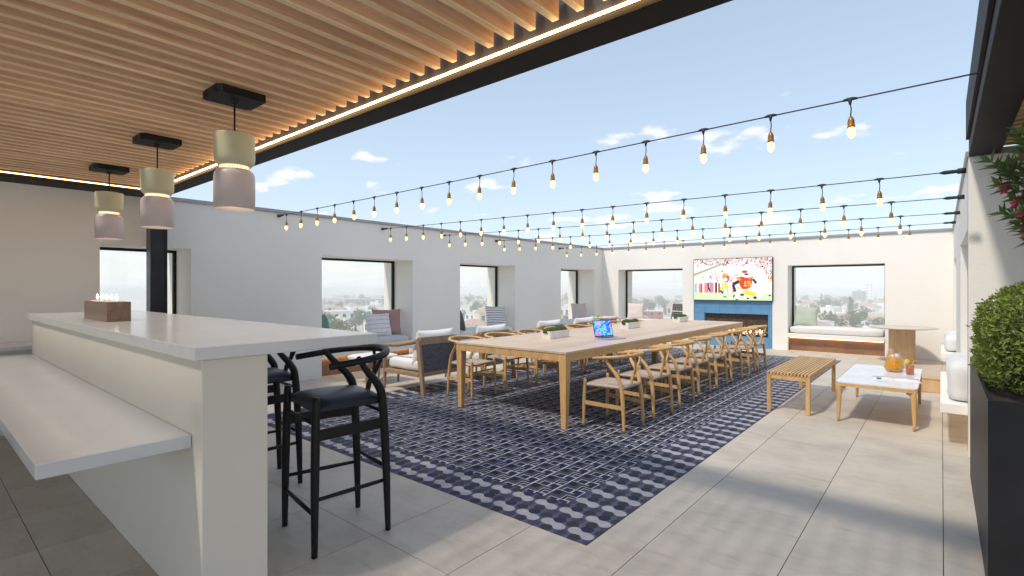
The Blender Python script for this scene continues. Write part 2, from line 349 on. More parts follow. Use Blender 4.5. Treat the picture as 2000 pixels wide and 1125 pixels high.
plain('tower_grey', (0.20, 0.21, 0.23), 0.6); plain('far_glass', (0.06, 0.07, 0.08), 0.2)
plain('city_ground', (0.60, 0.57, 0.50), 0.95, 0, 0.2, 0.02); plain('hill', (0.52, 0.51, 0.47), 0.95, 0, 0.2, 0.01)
M = MATS

# ------------------------------------------------------------------ mesh helpers
class MB:
    def __init__(s): s.v = []; s.f = []; s.m = []; s.sm = []; s.uv = None
    def face(s, idx, mi=0, sm=False): s.f.append(tuple(idx)); s.m.append(mi); s.sm.append(sm)
    def quad(s, a, b, c, d, mi=0, sm=False):
        n = len(s.v); s.v += [tuple(a), tuple(b), tuple(c), tuple(d)]; s.face((n, n+1, n+2, n+3), mi, sm)
    def poly(s, pts, mi=0):
        n = len(s.v); s.v += [tuple(p) for p in pts]; s.face(range(n, n+len(pts)), mi)
    def box(s, x0, x1, y0, y1, z0, z1, mi=0, bev=0.0):
        if x1 < x0: x0, x1 = x1, x0
        if y1 < y0: y0, y1 = y1, y0
        if z1 < z0: z0, z1 = z1, z0
        n = len(s.v)
        if not bev:
            s.v += [(x, y, z) for z in (z0, z1) for y in (y0, y1) for x in (x0, x1)]
            for f in ((0, 2, 3, 1), (4, 5, 7, 6), (0, 1, 5, 4), (2, 6, 7, 3), (0, 4, 6, 2), (1, 3, 7, 5)): s.face([n+i for i in f], mi)
            return s
        b = min(bev, (x1-x0)*.49, (y1-y0)*.49, (z1-z0)*.49)
        X = (x0, x1); Y = (y0, y1); Z = (z0, z1)
        idx = {}
        for i in (0, 1):
            for j in (0, 1):
                for k in (0, 1):
                    dx = b if i == 0 else -b; dy = b if j == 0 else -b; dz = b if k == 0 else -b
                    for a, p in (('x', (X[i], Y[j]+dy, Z[k]+dz)), ('y', (X[i]+dx, Y[j], Z[k]+dz)), ('z', (X[i]+dx, Y[j]+dy, Z[k]))):
                        idx[(i, j, k, a)] = len(s.v); s.v.append(p)
        g = lambda *t: idx[t]
        for i in (0, 1):
            q = [g(i,0,0,'x'), g(i,1,0,'x'), g(i,1,1,'x'), g(i,0,1,'x')]; s.face(q if i else q[::-1], mi)
            q = [g(0,i,0,'y'), g(1,i,0,'y'), g(1,i,1,'y'), g(0,i,1,'y')]; s.face(q[::-1] if i else q, mi)
            q = [g(0,0,i,'z'), g(1,0,i,'z'), g(1,1,i,'z'), g(0,1,i,'z')]; s.face(q if i else q[::-1], mi)
        for i in (0, 1):
            for j in (0, 1):
                q = [g(i,j,0,'x'), g(i,j,1,'x'), g(i,j,1,'y'), g(i,j,0,'y')]; s.face(q if (i ^ j) == 0 else q[::-1], mi)
                q = [g(i,0,j,'x'), g(i,1,j,'x'), g(i,1,j,'z'), g(i,0,j,'z')]; s.face(q[::-1] if (i ^ j) == 0 else q, mi)
                q = [g(0,i,j,'y'), g(1,i,j,'y'), g(1,i,j,'z'), g(0,i,j,'z')]; s.face(q if (i ^ j) == 0 else q[::-1], mi)
        for i in (0, 1):
            for j in (0, 1):
                for k in (0, 1):
                    q = [g(i,j,k,'x'), g(i,j,k,'y'), g(i,j,k,'z')]; s.face(q if (i+j+k) % 2 else q[::-1], mi)
        return s
    def ring(s, c, t, up, rx, ry, n):
        t = t.normalized(); a = up.cross(t)
        if a.length < 1e-4: a = Vector((1, 0, 0)).cross(t)
        a.normalize(); b = t.cross(a)
        k = len(s.v)
        for i in range(n):
            th = 2*math.pi*i/n; s.v.append(tuple(c + a*(rx*math.cos(th)) + b*(ry*math.sin(th))))
        return k
    def tube(s, pts, rad, n=8, mi=0, up=(0, 0, 1), flat=1.0, cap=True):
        """flat: ratio of the second radius to the first"""
        P = [Vector(p) for p in pts]
        if isinstance(rad, (int, float)): rad = [rad]*len(P)
        ks = []; u = Vector(up)
        for i, p in enumerate(P):
            t = (P[min(i+1, len(P)-1)] - P[max(i-1, 0)])
            uu = u if abs(t.normalized().dot(u)) < 0.97 else Vector((0, 1, 0))
            if i == 0: base_u = uu
            ks.append(s.ring(p, t, base_u if abs(t.normalized().dot(base_u)) < 0.97 else uu, rad[i], rad[i]*flat, n))
        for a, b in zip(ks, ks[1:]):
            for i in range(n):
                j = (i+1) % n; s.face((a+i, a+j, b+j, b+i), mi, True)
        if cap:
            s.face([ks[0]+i for i in range(n)][::-1], mi); s.face([ks[-1]+i for i in range(n)], mi)
        return s
    def lathe(s, prof, n=20, c=(0, 0, 0), mi=0, sm=True, cap=True):
        ks = []
        for r, z in prof:
            k = len(s.v); ks.append(k)
            for i in range(n):
                th = 2*math.pi*i/n; s.v.append((c[0]+r*math.cos(th), c[1]+r*math.sin(th), c[2]+z))
        for a, b in zip(ks, ks[1:]):
            for i in range(n):
                j = (i+1) % n; s.face((a+i, a+j, b+j, b+i), mi, sm)
        if cap:
            if prof[0][0] > 1e-5: s.face([ks[0]+i for i in range(n)][::-1], mi)
            if prof[-1][0] > 1e-5: s.face([ks[-1]+i for i in range(n)], mi)
        return s
    def prism(s, poly, z0, z1, mi=0, axis='z'):
        """extrude a 2-d outline"""
        n = len(poly); k = len(s.v)
        def P(a, b, c): return {'z': (a, b, c), 'y': (a, c, b), 'x': (c, a, b)}[axis]
        s.v += [P(a, b, z0) for a, b in poly] + [P(a, b, z1) for a, b in poly]
        s.face(list(range(k, k+n))[::-1], mi); s.face(range(k+n, k+2*n), mi)
        for i in range(n):
            j = (i+1) % n; s.face((k+i, k+j, k+n+j, k+n+i), mi)
        return s
    def mesh(s, name, mats):
        me = bpy.data.meshes.new(name); me.from_pydata(s.v, [], s.f)
        for m in mats: me.materials.append(M[m])
        me.polygons.foreach_set('material_index', s.m); me.polygons.foreach_set('use_smooth', s.sm)
        if s.uv:
            ul = me.uv_layers.new(name='UVMap')
            for p in me.polygons:
                for li, vi in zip(p.loop_indices, p.vertices): ul.data[li].uv = s.uv[vi]
        me.update(); return me
    def build(s, name, mats, parent=None, loc=None, rot=None):
        if isinstance(mats, str): mats = [mats]
        return link(name, s.mesh(name, mats), parent, loc, rot)
def link(name, me, parent=None, loc=None, rot=None):
    o = bpy.data.objects.new(name, me); C.objects.link(o)
    if parent: o.parent = parent
    if loc: o.location = loc
    if rot: o.rotation_euler = rot
    return o
def fix_normals(o):
    bm = bmesh.new(); bm.from_mesh(o.data); bmesh.ops.recalc_face_normals(bm, faces=bm.faces); bm.to_mesh(o.data); bm.free(); return o
def tag(o, label, cat=None, group=None, kind=None):
    if label: o['label'] = label
    if cat: o['category'] = cat
    if group: o['group'] = group
    if kind: o['kind'] = kind
    return o
def thing(name, label, cat, loc=(0, 0, 0), rz=0.0, group=None):
    o = bpy.data.objects.new(name, None); C.objects.link(o); o.empty_display_size = 0.1
    o.location = loc; o.rotation_euler = (0, 0, rz)
    return tag(o, label, cat, group)
def dup(root, loc, rz, label, group=None):
    r = root.copy(); C.objects.link(r); r.location = loc; r.rotation_euler = (0, 0, rz); r['label'] = label
    if group: r['group'] = group
    for ch in list(root.children):
        c = ch.copy(); C.objects.link(c); c.parent = r
        for g in list(ch.children):
            d = g.copy(); C.objects.link(d); d.parent = c
    return r
def spline(pts, k=4):
    """Catmull-Rom through tuples of any length"""
    out = []; n = len(pts)
    for i in range(n-1):
        p0, p1, p2, p3 = pts[max(i-1, 0)], pts[i], pts[i+1], pts[min(i+2, n-1)]
        for j in range(k):
            t = j/k
            out.append(tuple(0.5*((2*b) + (-a+c)*t + (2*a-5*b+4*c-d)*t*t + (-a+3*b-3*c+d)*t**3) for a, b, c, d in zip(p0, p1, p2, p3)))
    out.append(tuple(pts[-1])); return out
def stube(mb, pts, rad, k=4, **kw):
    q = spline([tuple(p)+(r,) for p, r in zip(pts, rad)], k)
    return mb.tube([p[:3] for p in q], [p[3] for p in q], **kw)
def soft_box(sx, sy, sz, r, bulge=0.0, seg=4, seed=0, wob=0.004):
    """an upholstered block, origin at the centre of its base"""
    bm = bmesh.new(); bmesh.ops.create_cube(bm, size=1.0)
    bmesh.ops.scale(bm, vec=(sx, sy, sz), verts=bm.verts)
    bmesh.ops.subdivide_edges(bm, edges=bm.edges[:], cuts=5, use_grid_fill=True)
    hx, hy, hz = sx/2, sy/2, sz/2
    for v in bm.verts:
        x, y, z = v.co
        cxx = max(-hx+r, min(hx-r, x)); cyy = max(-hy+r, min(hy-r, y)); czz = max(-hz+r, min(hz-r, z))
        d = v.co - Vector((cxx, cyy, czz))
        if d.length > 1e-6:
            k = min(r, d.length) / d.length if d.length > r else 1.0
            v.co = Vector((cxx, cyy, czz)) + d * k
        u, w = x/hx, y/hy
        v.co.z += (bulge * (1-u*u) * (1-w*w)) * (1 if z > 0 else 0)
        q = mnoise.noise(Vector((x*6+seed*5.1, y*6, z*6)))
        v.co += v.normal * q * wob if v.normal.length else Vector()
    bm.normal_update()
    for v in bm.verts: v.co.z += hz
    bmesh.ops.subdivide_edges(bm, edges=bm.edges[:], cuts=1, use_grid_fill=True, smooth=0.6)
    for f in bm.faces: f.smooth = True
    me = bpy.data.meshes.new('cushion'); bm.to_mesh(me); bm.free(); return me
def cushion(name, mat, size, r, parent, loc, rz=0.0, bulge=0.0, seed=0, rot=None, wob=0.004):
    me = soft_box(*size, r, bulge, seed=seed, wob=wob); me.materials.append(M[mat])
    return link(name, me, parent, loc, rot or (0, 0, rz))
def pillow_mesh(w, h, t, mat, seed=0):
    mb = MB(); n = 16
    def pt(u, v, s):
        x = w/2*u*(1-.075*(1-v*v)*abs(u)**3); y = h/2*v*(1-.075*(1-u*u)*abs(v)**3)
        z = s*t/2*max(0, (1-u**4)*(1-v**4))**.55
        q = mnoise.noise(Vector((u*1.8+seed*3.7, v*1.8, s*2.0)))*.012
        return (x, y, z+q*(1-u*u)*(1-v*v)*2)
    g = {}
    for i in range(n+1):
        for j in range(n+1):
            u, v = -1+2*i/n, -1+2*j/n
            u = math.copysign(1-(1-abs(u))**1.35, u); v = math.copysign(1-(1-abs(v))**1.35, v)
            edge = i in (0, n) or j in (0, n)
            g[i, j, 1] = len(mb.v); mb.v.append(pt(u, v, 1))
            if edge: g[i, j, -1] = g[i, j, 1]
            else: g[i, j, -1] = len(mb.v); mb.v.append(pt(u, v, -1))
    for i in range(n):
        for j in range(n):
            mb.face((g[i,j,1], g[i+1,j,1], g[i+1,j+1,1], g[i,j+1,1]), 0, True)
            mb.face((g[i,j,-1], g[i,j+1,-1], g[i+1,j+1,-1], g[i+1,j,-1]), 0, True)
    return mb.mesh('pillow', [mat])
def pillow(label, mat, size, pos, rz, lean=14, roll=0, seed=0):
    """pos: middle of the bottom edge; rz: 0 faces -Y, 90 faces +X"""
    w, h, t = size
    o = link('throw_pillow', pillow_mesh(w, h, t, mat, seed))
    Rm = Matrix.Rotation(R(rz), 4, 'Z') @ Matrix.Rotation(R(90-lean), 4, 'X') @ Matrix.Rotation(R(roll), 4, 'Z')
    o.matrix_world = Matrix.Translation(Vector(pos)) @ Rm @ Matrix.Translation(Vector((0, h/2*.97, 0)))
    return tag(o, label, 'pillow', 'throw pillows on the window benches')

# ------------------------------------------------------------------ the setting
XL, YB, XR, YP, H = -7.30, 12.65, 0.17, 5.62, 2.46
XLO, YBO, XRO = XL-0.86, YB+0.82, XR+0.80
FRL, FRB = XL-0.56, YB+0.45           # where the window frames stand
SEAT = 0.38; HEAD = 1.88
L_WIN = [(1.44, 2.36), (4.15, 5.92), (7.10, 8.82), (10.60, 12.22)]
B_WIN = [(-6.80, -5.00), (-2.62, -0.87)]
R_WIN = [(5.82, 8.02), (10.3, 12.1)]
FLOOR_X1 = 4.2; FLOOR_Y0 = -4.6
RUG = (-5.64, -1.46, 2.36, 11.48)

bb = MB(); bb.box(XLO, FLOOR_X1, FLOOR_Y0, YBO, -0.5, -0.004)
floor = tag(bb.build('floor', 'grout'), 'grey porcelain terrace floor around a patterned tile inlay', None, None, 'structure')
sl = MB(); g = 0.002
xs = [0.007 + 0.61*k for k in range(-13, 8)]
rows = [FLOOR_Y0, -0.76, 0.46, 1.69, 9.15, YB+0.4]
for xa, xb in zip(xs, xs[1:]):
    xa_, xb_ = max(xa, XLO), min(xb, FLOOR_X1)
    if xb_ - xa_ < 0.05: continue
    for ya, yb in zip(rows, rows[1:]):
        if ya < 0 and xb < -5.5: continue
        m = MB(); rx0, rx1, ry0, ry1 = RUG; q = 0.004
        def B(a, b, c, d):
            if b-a > 0.02 and d-c > 0.02: m.box(a, b, c, d, -0.02, 0.0)
        A, Bx, Cy, D = xa_+g, xb_-g, ya+g, yb-g
        if Bx < rx0 or A > rx1 or D < ry0 or Cy > ry1: B(A, Bx, Cy, D)
        else:
            B(A, Bx, Cy, min(D, ry0-q)); B(A, Bx, max(Cy, ry1+q), D)
            lo, hi = max(Cy, ry0-q), min(D, ry1+q)
            B(A, min(Bx, rx0-q), lo, hi); B(max(A, rx1+q), Bx, lo, hi)
        if m.v: m.build('floor_slab', 'floor_slab', floor)
bb = MB(); bb.box(XLO, FLOOR_X1, FLOOR_Y0, YBO, -22.0, -0.51)
tag(bb.build('building_below', 'stucco'), 'plain rendered building that carries the terrace', 'building')

# the tile inlay: geometric field tiles inside two rows of disc tiles
inlay = thing('tile_inlay', 'navy and white patterned cement tile inlay under the dining table', 'tile inlay')
bt = 0.19
m = MB(); m.box(RUG[0]-.004, RUG[1]+.004, RUG[2]-.004, RUG[3]+.004, -.0045, -.0030); m.build('tile_bed', 'grout', inlay)
m = MB(); e = 0.0008; m.box(e, bt-e, e, bt-e, -.003, 0)
m.uv = [((x-e)/(bt-2*e), (y-e)/(bt-2*e)) for x, y, z in m.v]; disc_me = m.mesh('border_tile', ['ink_discs'])
for i in range(22):
    for j in range(48):
        if 2 <= i < 20 and 2 <= j < 46: continue
        link('border_tile', disc_me, inlay, (RUG[0]+i*bt, RUG[2]+j*bt, 0))
NX, NY = 18, 44; fx, fy = 18*bt/NX, 44*bt/NY
def field_rects():
    n = 34; G = [['g']*n for _ in range(n)]
    def r(p0, p1, q0, q1, c):
        for a in range(round(p0*n), round(p1*n)):
            for b_ in range(round(q0*n), round(q1*n)): G[a % n][b_ % n] = c
    r(.09, .39, .40, .78, 'd')
    w = 1/34
    r(.0, .80, -.22, -.22+w, 'w')                                         # cross line
    r(.20, .58, -.22, .17, 'w'); r(.20+w, .58-w, -.22+w, .17-w, 'n')       # A
    r(.58, 1.0, -.22, .17, 'w'); r(.58+w, 1.0-w, -.22+w, .17-w, 'n')       # B
    r(.75, 1.0, -.42, -.20, 'w'); r(.75+w, 1.0-w, -.42, -.17, 'n')         # the foot of B
    r(.58, 1.0, .17-w, .62, 'w'); r(.58+w, 1.0, .17, .62-w, 'd')             # C
    r(.73, 1.0, .17, .46, 'w'); r(.73+w, 1.0, .17+w, .46-w, 'g')           # the small cell
    r(0, w, 0, 1, 'w')
    done = [[False]*n for _ in range(n)]; out = []
    for a in range(n):
        for b_ in range(n):
            if done[a][b_]: continue
            c = G[a][b_]; q = b_
            while q < n and G[a][q] == c and not done[a][q]: q += 1
            p = a+1
            while p < n and all(G[p][k] == c and not done[p][k] for k in range(b_, q)): p += 1
            for x in range(a, p):
                for y in range(b_, q): done[x][y] = True
            out.append((a/n, p/n, b_/n, q/n, 'gndw'.index(c)))
    return out
FR = field_rects()
def add_field(mb, ox, oy):
    for p0, p1, q0, q1, c in FR:
        mb.quad((ox+p0*fx, oy+q0*fy, 0), (ox+p1*fx, oy+q0*fy, 0), (ox+p1*fx, oy+q1*fy, 0), (ox+p0*fx, oy+q1*fy, 0), c)
INKS = ['ink_grey', 'ink_navy', 'ink_dark', 'ink_white']
m = MB(); add_field(m, 0, 0); field_me = m.mesh('field_tile', INKS)
rest = MB(); cells = []
for i in range(NX):
    for j in range(NY):
        x, y = RUG[0]+2*bt+i*fx, RUG[2]+2*bt+j*fy; cells.append((math.hypot(x, y), x, y))
cells.sort()
for k, (d, x, y) in enumerate(cells):
    if k < 300: link('field_tile', field_me, inlay, (x, y, 0))
    else: add_field(rest, x, y)
tag(rest.build('field_tiles', INKS, inlay), None, None, None, 'stuff')

# ---- walls
def wall_boxes(mb, axis, inner, outer, frame, lo, hi, wins, zb=-0.5):
    """piers, lintels and the sill walls behind the window seats"""
    def bx(a, b, d0, d1, z0, z1):
        if axis == 'y': mb.box(min(d0, d1), max(d0, d1), a, b, z0, z1)
        else: mb.box(a, b, min(d0, d1), max(d0, d1), z0, z1)
    c = lo
    for a, b in wins:
        bx(c, a, inner, outer, zb, H)
        bx(a, b, inner, outer, HEAD, H)
        bx(a, b, frame+(0.03 if frame > inner else -0.03), outer, zb, SEAT+.03)
        c = b
    bx(c, hi, inner, outer, zb, H)
def window(wall, axis, frame, a, b):
    s = 1 if axis == 'x' else -1; t = 0.035; z0, z1 = SEAT+.03, HEAD
    m = MB()
    def bx(p, q, r0, r1):
        if axis == 'x': m.box(p, q, frame-.025, frame+.025, r0, r1)
        else: m.box(frame-.025, frame+.025, p, q, r0, r1)
    bx(a+.002, a+t, z0, z1-.002); bx(b-t, b-.002, z0, z1-.002); bx(a+t, b-t, z1-t, z1-.002); bx(a+t, b-t, z0, z0+t)
    w = m.build('window', 'black_metal', wall)
    m = MB()
    if axis == 'x': m.box(a+t, b-t, frame-.004, frame+.004, z0+t, z1-t)
    else: m.box(frame-.004, frame+.004, a+t, b-t, z0+t, z1-t)
    m.build('pane', 'window_glass', w)
def coping(wall, x0, x1, y0, y1):
    m = MB(); m.box(x0, x1, y0, y1, H, H+.045, 0, .004); m.build('coping', 'coping', wall)

m = MB(); wall_boxes(m, 'y', XL, XLO, FRL, FLOOR_Y0, YB, L_WIN)
lw = tag(m.build('terrace_wall', 'stucco'), 'shaded long white stucco wall with four deep window niches', 'wall')
for a, b in L_WIN: window(lw, 'y', FRL, a, b)
coping(lw, XLO-.02, XL+.03, FLOOR_Y0, YB-.03)
m = MB()
wall_boxes(m, 'x', YB, YBO, FRB, XLO, -4.72, B_WIN[:1])
m.box(-4.72, -2.93, YB+.12, YBO, -.5, 1.08); m.box(-4.72, -2.93, YB, YBO, 1.08, H)
wall_boxes(m, 'x', YB, YBO, FRB, -2.93, XRO, B_WIN[1:])
bw = tag(m.build('terrace_wall', 'stucco'), 'sunlit white stucco end wall around the television and blue fireplace', 'wall')
for a, b in B_WIN: window(bw, 'x', FRB, a, b)
coping(bw, XLO-.02, XRO, YB-.03, YBO+.02)
m = MB(); wall_boxes(m, 'y', XR, XRO, XR+.45, YP+.25, YB, R_WIN)
m.box(XR, FLOOR_X1, YP, YP+.25, -.5, H-.01)
rw = tag(m.build('terrace_wall', 'stucco'), 'white stucco wall at the right behind the black planter', 'wall')
for a, b in R_WIN: window(rw, 'y', XR+.45, a, b)
coping(rw, XR-.02, XRO, YP+.02, YB-.04)

# ---- window seats
def window_seat(axis, inner, frame, a, b, label, proud=.03):
    t = thing('window_seat', label, 'bench', (0, 0, 0), 0, 'seats built into the window niches')
    s = 1 if frame > inner else -1
    def bx(mb, p, q, d0, d1, z0, z1, bev=0):
        d0, d1 = inner+s*d0, inner+s*d1
        if axis == 'x': mb.box(p, q, min(d0, d1), max(d0, d1), z0, z1, 0, bev)
        else: mb.box(min(d0, d1), max(d0, d1), p, q, z0, z1, 0, bev)
    dp = abs(frame-inner)
    m = MB(); bx(m, a+.001, b-.001, -proud, dp+.03, SEAT-.085, SEAT, .004); m.build('seat_slab', 'stucco', t)
    n = max(3, int((b-a)/.30)); w = (b-a)/n
    for k in range(n):                                                    # kick boards, each its own board
        m = MB(); bx(m, a+k*w+.0015, a+(k+1)*w-.0015, .11, .13, .0, SEAT-.087); m.build('kick_board', 'kick_wood', t)
    m = MB(); bx(m, a+.03, b-.03, .085, .10, SEAT-.099, SEAT-.086); m.build('light_strip', 'kick_led', t)
    return t
LS = ['shaded window seat beside the steel post behind the bar', 'window seat nearest the bar stools, with striped and pink pillows',
      'window seat in the long wall with charcoal and wide striped pillows', 'window seat in the far left corner behind the small round table']
for (a, b), s in zip(L_WIN, LS): window_seat('y', XL, FRL, a, b, s)
window_seat('x', YB, FRB, *B_WIN[0], 'window seat left of the television with cream and black pillows')
window_seat('x', YB, FRB, *B_WIN[1], 'window seat right of the fireplace with a pale green pillow')
window_seat('y', XR, XR+.45, *R_WIN[0], 'low window ledge seat on the right wall beside the black planter', .18)
window_seat('y', XR, XR+.45, *R_WIN[1], 'low window ledge seat at the far end of the right wall', .18)
def seat_pad(axis, inner, frame, a, b, label, mat='cushion_fabric', seed=0, proud=0.0, h=.15):
    dp = abs(frame-inner) - .05 + proud; s = 1 if frame > inner else -1; c = (inner+frame)/2 - s*proud/2
    size = (b-a-.06, dp, h) if axis == 'x' else (dp, b-a-.06, h)
    loc = ((a+b)/2, c, SEAT+.001) if axis == 'x' else (c, (a+b)/2, SEAT+.001)
    o = cushion('seat_cushion', mat, size, .055, None, loc, 0, .02, seed, wob=.008)
    tag(o, label, 'cushion', 'cushions on the window seats')
seat_pad('y', XL, FRL, *L_WIN[1], 'grey seat cushion under the striped and pink pillows', 'grey_cushion', 1)
seat_pad('y', XL, FRL, *L_WIN[2], 'seat cushion under the wide striped pillow in the long wall', 'cushion_fabric', 2)
seat_pad('y', XL, FRL, *L_WIN[3], 'seat cushion in the corner niche behind the small round table', 'cushion_fabric', 3)
seat_pad('x', YB, FRB, *B_WIN[0], 'off white seat cushion left of the television', 'cushion_fabric', 4)
seat_pad('x', YB, FRB, *B_WIN[1], 'long off white seat cushion under the pale green pillow', 'cushion_fabric', 5)
# loose cushions on the right wall's ledges
for (a, b, lab, sd_) in ((5.93, 6.95, 'large white box cushion standing on the ledge beside the planter', 6), (10.5, 11.9, 'small white cushion on the far ledge of the right wall', 7)):
    hh = .34 if sd_ == 6 else .24
    o = cushion('ledge_cushion', 'white_fabric', (.34, b-a, hh), .07, None, (XR+.02+.02, (a+b)/2, SEAT+.001), 0, .03, sd_, wob=.012)
    tag(o, lab, 'cushion', 'cushions on the right ledges')

# ---- slatted pergola over the bar
PY0, PY1 = -4.3, 1.83
per = thing('pergola', 'black framed pergola of oak fins over the bar with warm light strips', 'pergola')
def pbox(name, mat, x0, x1, y0, y1, z0, z1, bev=0.0, par=None):
    m = MB(); m.box(x0, x1, y0, y1, z0, z1, 0, bev); return m.build(name, mat, par or per)
pbox('front_beam', 'black_metal', -7.28, XR-.004, PY1, 2.0, 2.455, 2.78, .003)
pbox('side_beam', 'black_metal', -7.266, -6.90, PY0, PY1-.002, 2.455, 2.78, .003)
pbox('rear_beam', 'black_metal', -7.28, XR-.004, PY0-.17, PY0-.002, 2.455, 2.78, .003)
pbox('beam_liner', 'beam_inner', -6.89, XR-.01, PY1-.008, PY1-.002, 2.500, 2.70)
pbox('beam_liner', 'beam_inner', -6.898, -6.892, PY0+.02, PY1-.02, 2.502, 2.70)
pbox('light_strip', 'led', -6.885, XR-.02, PY1-.018, PY1-.009, 2.486, 2.494)
pbox('light_strip', 'led_side', -6.890, -6.880, PY0+.02, PY1-.03, 2.488, 2.497)
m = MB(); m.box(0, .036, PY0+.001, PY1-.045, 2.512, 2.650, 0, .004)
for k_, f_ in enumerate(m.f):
    if all(m.v[i][2] < 2.517 for i in f_): m.m[k_] = 1  # bottom faces get the wood with painted-in light
sme = m.mesh('slat', ['slat_wood', 'slat_lit_underside'])
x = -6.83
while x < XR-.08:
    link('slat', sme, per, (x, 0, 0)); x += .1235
for yy in (-3.0, -.6):
    pbox('cross_bearer', 'black_metal', -6.89, XR-.005, yy, yy+.08, 2.652, 2.75)
pbox('roof_panel', 'stucco', -7.28, XR-.005, PY0-.17, -1.15, 2.785, 2.83)
post = MB(); px, py = -7.02, 1.915
post.box(px-.075, px+.075, py-.085, py-.067, 0, 2.455); post.box(px-.075, px+.075, py+.067, py+.085, 0, 2.455); post.box(px-.055, px+.055, py-.067, py+.067, 0, 2.455)
post.build('post', 'steel_post', per); pbox('base_plate', 'steel_post', px-.12, px+.12, py-.12, py+.12, 0, .012)

# second roof at the right
rp = thing('side_pergola', 'black edged wooden canopy at the top right above the planter', 'pergola')
pbox('edge_beam', 'black_metal', XR, XR+.19, PY0, YP-.01, 2.455, 2.78, .003, rp)
pbox('fascia_board', 'black_metal', XR-.022, XR-.002, 2.1, YP-.16, 2.56, 2.86, .002, rp)
pbox('rear_beam', 'black_metal', XR+.192, FLOOR_X1, 2.76, 2.94, 2.455, 2.78, 0, rp)
pbox('roof_board', 'slat_wood', XR+.192, FLOOR_X1, 2.95, YP+.2, 2.60, 2.64, 0, rp)
m = MB(); m.box(XR+.193, FLOOR_X1, 0, .05, 2.49, 2.598, 0, .003); sme2 = m.mesh('slat', ['oak'])
y = 2.95
while y < YP-.06:
    link('slat', sme2, rp, (0, y, 0)); y += .115
m = MB(); m.box(FLOOR_X1-.2, FLOOR_X1, 2.95, YP, 2.645, 2.78); m.build('edge_beam', 'black_metal', rp)

# ------------------------------------------------------------------ bar island
isl = thing('bar_island', 'pale plaster bar island with thick quartz counters at two heights', 'bar counter', (-4.4, 1.2, 0))
def ib(name, mat, x0, x1, y0, y1, z0, z1, bev=.003):
    m = MB(); m.box(x0+4.4, x1+4.4, y0-1.2, y1-1.2, z0, z1, 0, bev); return m.build(name, mat, isl)
ib('body', 'island_plaster', -6.60, -2.325, .79, 1.06, 0, 1.0845, .004)
ib('upper_counter', 'quartz', -6.64, -2.30, .755, 1.625, 1.085, 1.14)
ib('lower_counter', 'quartz', -6.64, -2.43, .30, .788, .705, .76)
ib('bracket', 'black_metal', -6.0, -5.94, 1.062, 1.45, 1.06, 1.083, 0); ib('bracket', 'black_metal', -3.4, -3.34, 1.062, 1.45, 1.06, 1.083, 0)
# low counter against the long wall
wc = thing('wall_counter', 'low white counter along the shaded wall left of the bar', 'counter', (-7.0, -1.0, 0))
m = MB(); m.box(-.298, .26, -2.6, 2.0, 0, .785); m.build('cabinet', 'island_plaster', wc)
m = MB(); m.box(-.298, .30, -2.6, 2.04, .786, .83, 0, .003); m.build('counter_top', 'quartz', wc)
# candle trough
ct = thing('candle_trough', 'long walnut box with five lit tea candles on the bar', 'candle holder', (-4.86, 1.0, 1.1402))
m = MB(); hx, hy, hz, w = .35, .07, .14, .014
m.box(-hx, hx, -hy, -hy+w, 0, hz); m.box(-hx, hx, hy-w, hy, 0, hz); m.box(-hx, -hx+w, -hy+w, hy-w, 0, hz); m.box(hx-w, hx, -hy+w, hy-w, 0, hz); m.box(-hx+w, hx-w, -hy+w, hy-w, 0, .09)
m.build('box', 'walnut', ct)
for k in range(5):
    cx = -.28+k*.14
    m = MB(); m.lathe([(.045, 0), (.045, .055), (.0, .055)], 16, (cx, 0, .09)); cd_ = m.build('candle', 'candle_wax', ct)
    m = MB(); m.lathe([(.0, 0), (.006, .007), (.008, .017), (.005, .032), (0, .044)], 10, (cx, 0, .152), cap=False); m.build('flame', 'candle_flame', cd_)
# pendants
def pendant(x, label):
    t = thing('pendant_lamp', label, 'pendant lamp', (x, 1.244, 2.511), 0, 'pendant lamps over the bar')
    m = MB(); m.prism([(-.11, -.13), (.085, -.13), (.11, -.105), (.11, .13), (-.085, .13), (-.11, .105)], -.045, 0); m.build('ceiling_plate', 'black_metal', t)
    m = MB(); m.lathe([(0, -.066), (.016, -.066), (.022, -.046), (.022, -.0455)], 14, cap=False); m.tube([(0, 0, -.05), (0, 0, -.255)], .0055, 8); m.build('rod', 'black_wood', t)
    m = MB(); m.lathe([(0.0, -.255), (.09, -.255), (.102, -.246), (.108, -.246), (.108, -.25), (.108, -.38), (.104, -.405), (.085, -.425), (.078, -.4255)], 32, cap=False); m.build('upper_shade', 'lamp_green', t)
    m = MB(); m.lathe([(.078, -.4255), (.078, -.4465)], 32, cap=False)
    nk = m.build('glow_ring', 'ring_glow', t)
    m = MB()
    for k in range(36):
        a = 2*math.pi*k/36; m.tube([(.0795*math.cos(a), .0795*math.sin(a), -.426), (.0795*math.cos(a), .0795*math.sin(a), -.446)], .0016, 4)
    m.build('rib', 'white_ceramic', nk)
    m = MB(); m.lathe([(.078, -.4465), (.09, -.449), (.104, -.468), (.108, -.49), (.108, -.674), (.105, -.674), (.105, -.50), (.06, -.46), (0, -.46)], 32, cap=False); ls = m.build('lower_shade', 'lamp_mauve', t)
    m = MB(); m.lathe([(0, -.640), (.104, -.640)], 28, cap=False); m.build('diffuser', 'lamp_glow', ls)
    return t
for x, lab in ((-3.15, 'green and mauve pendant lamp nearest the open sky, largest of three'), (-4.55, 'middle pendant lamp of three over the bar'), (-5.95, 'pendant lamp over the bar nearest the long wall, smallest of three')): pendant(x, lab)

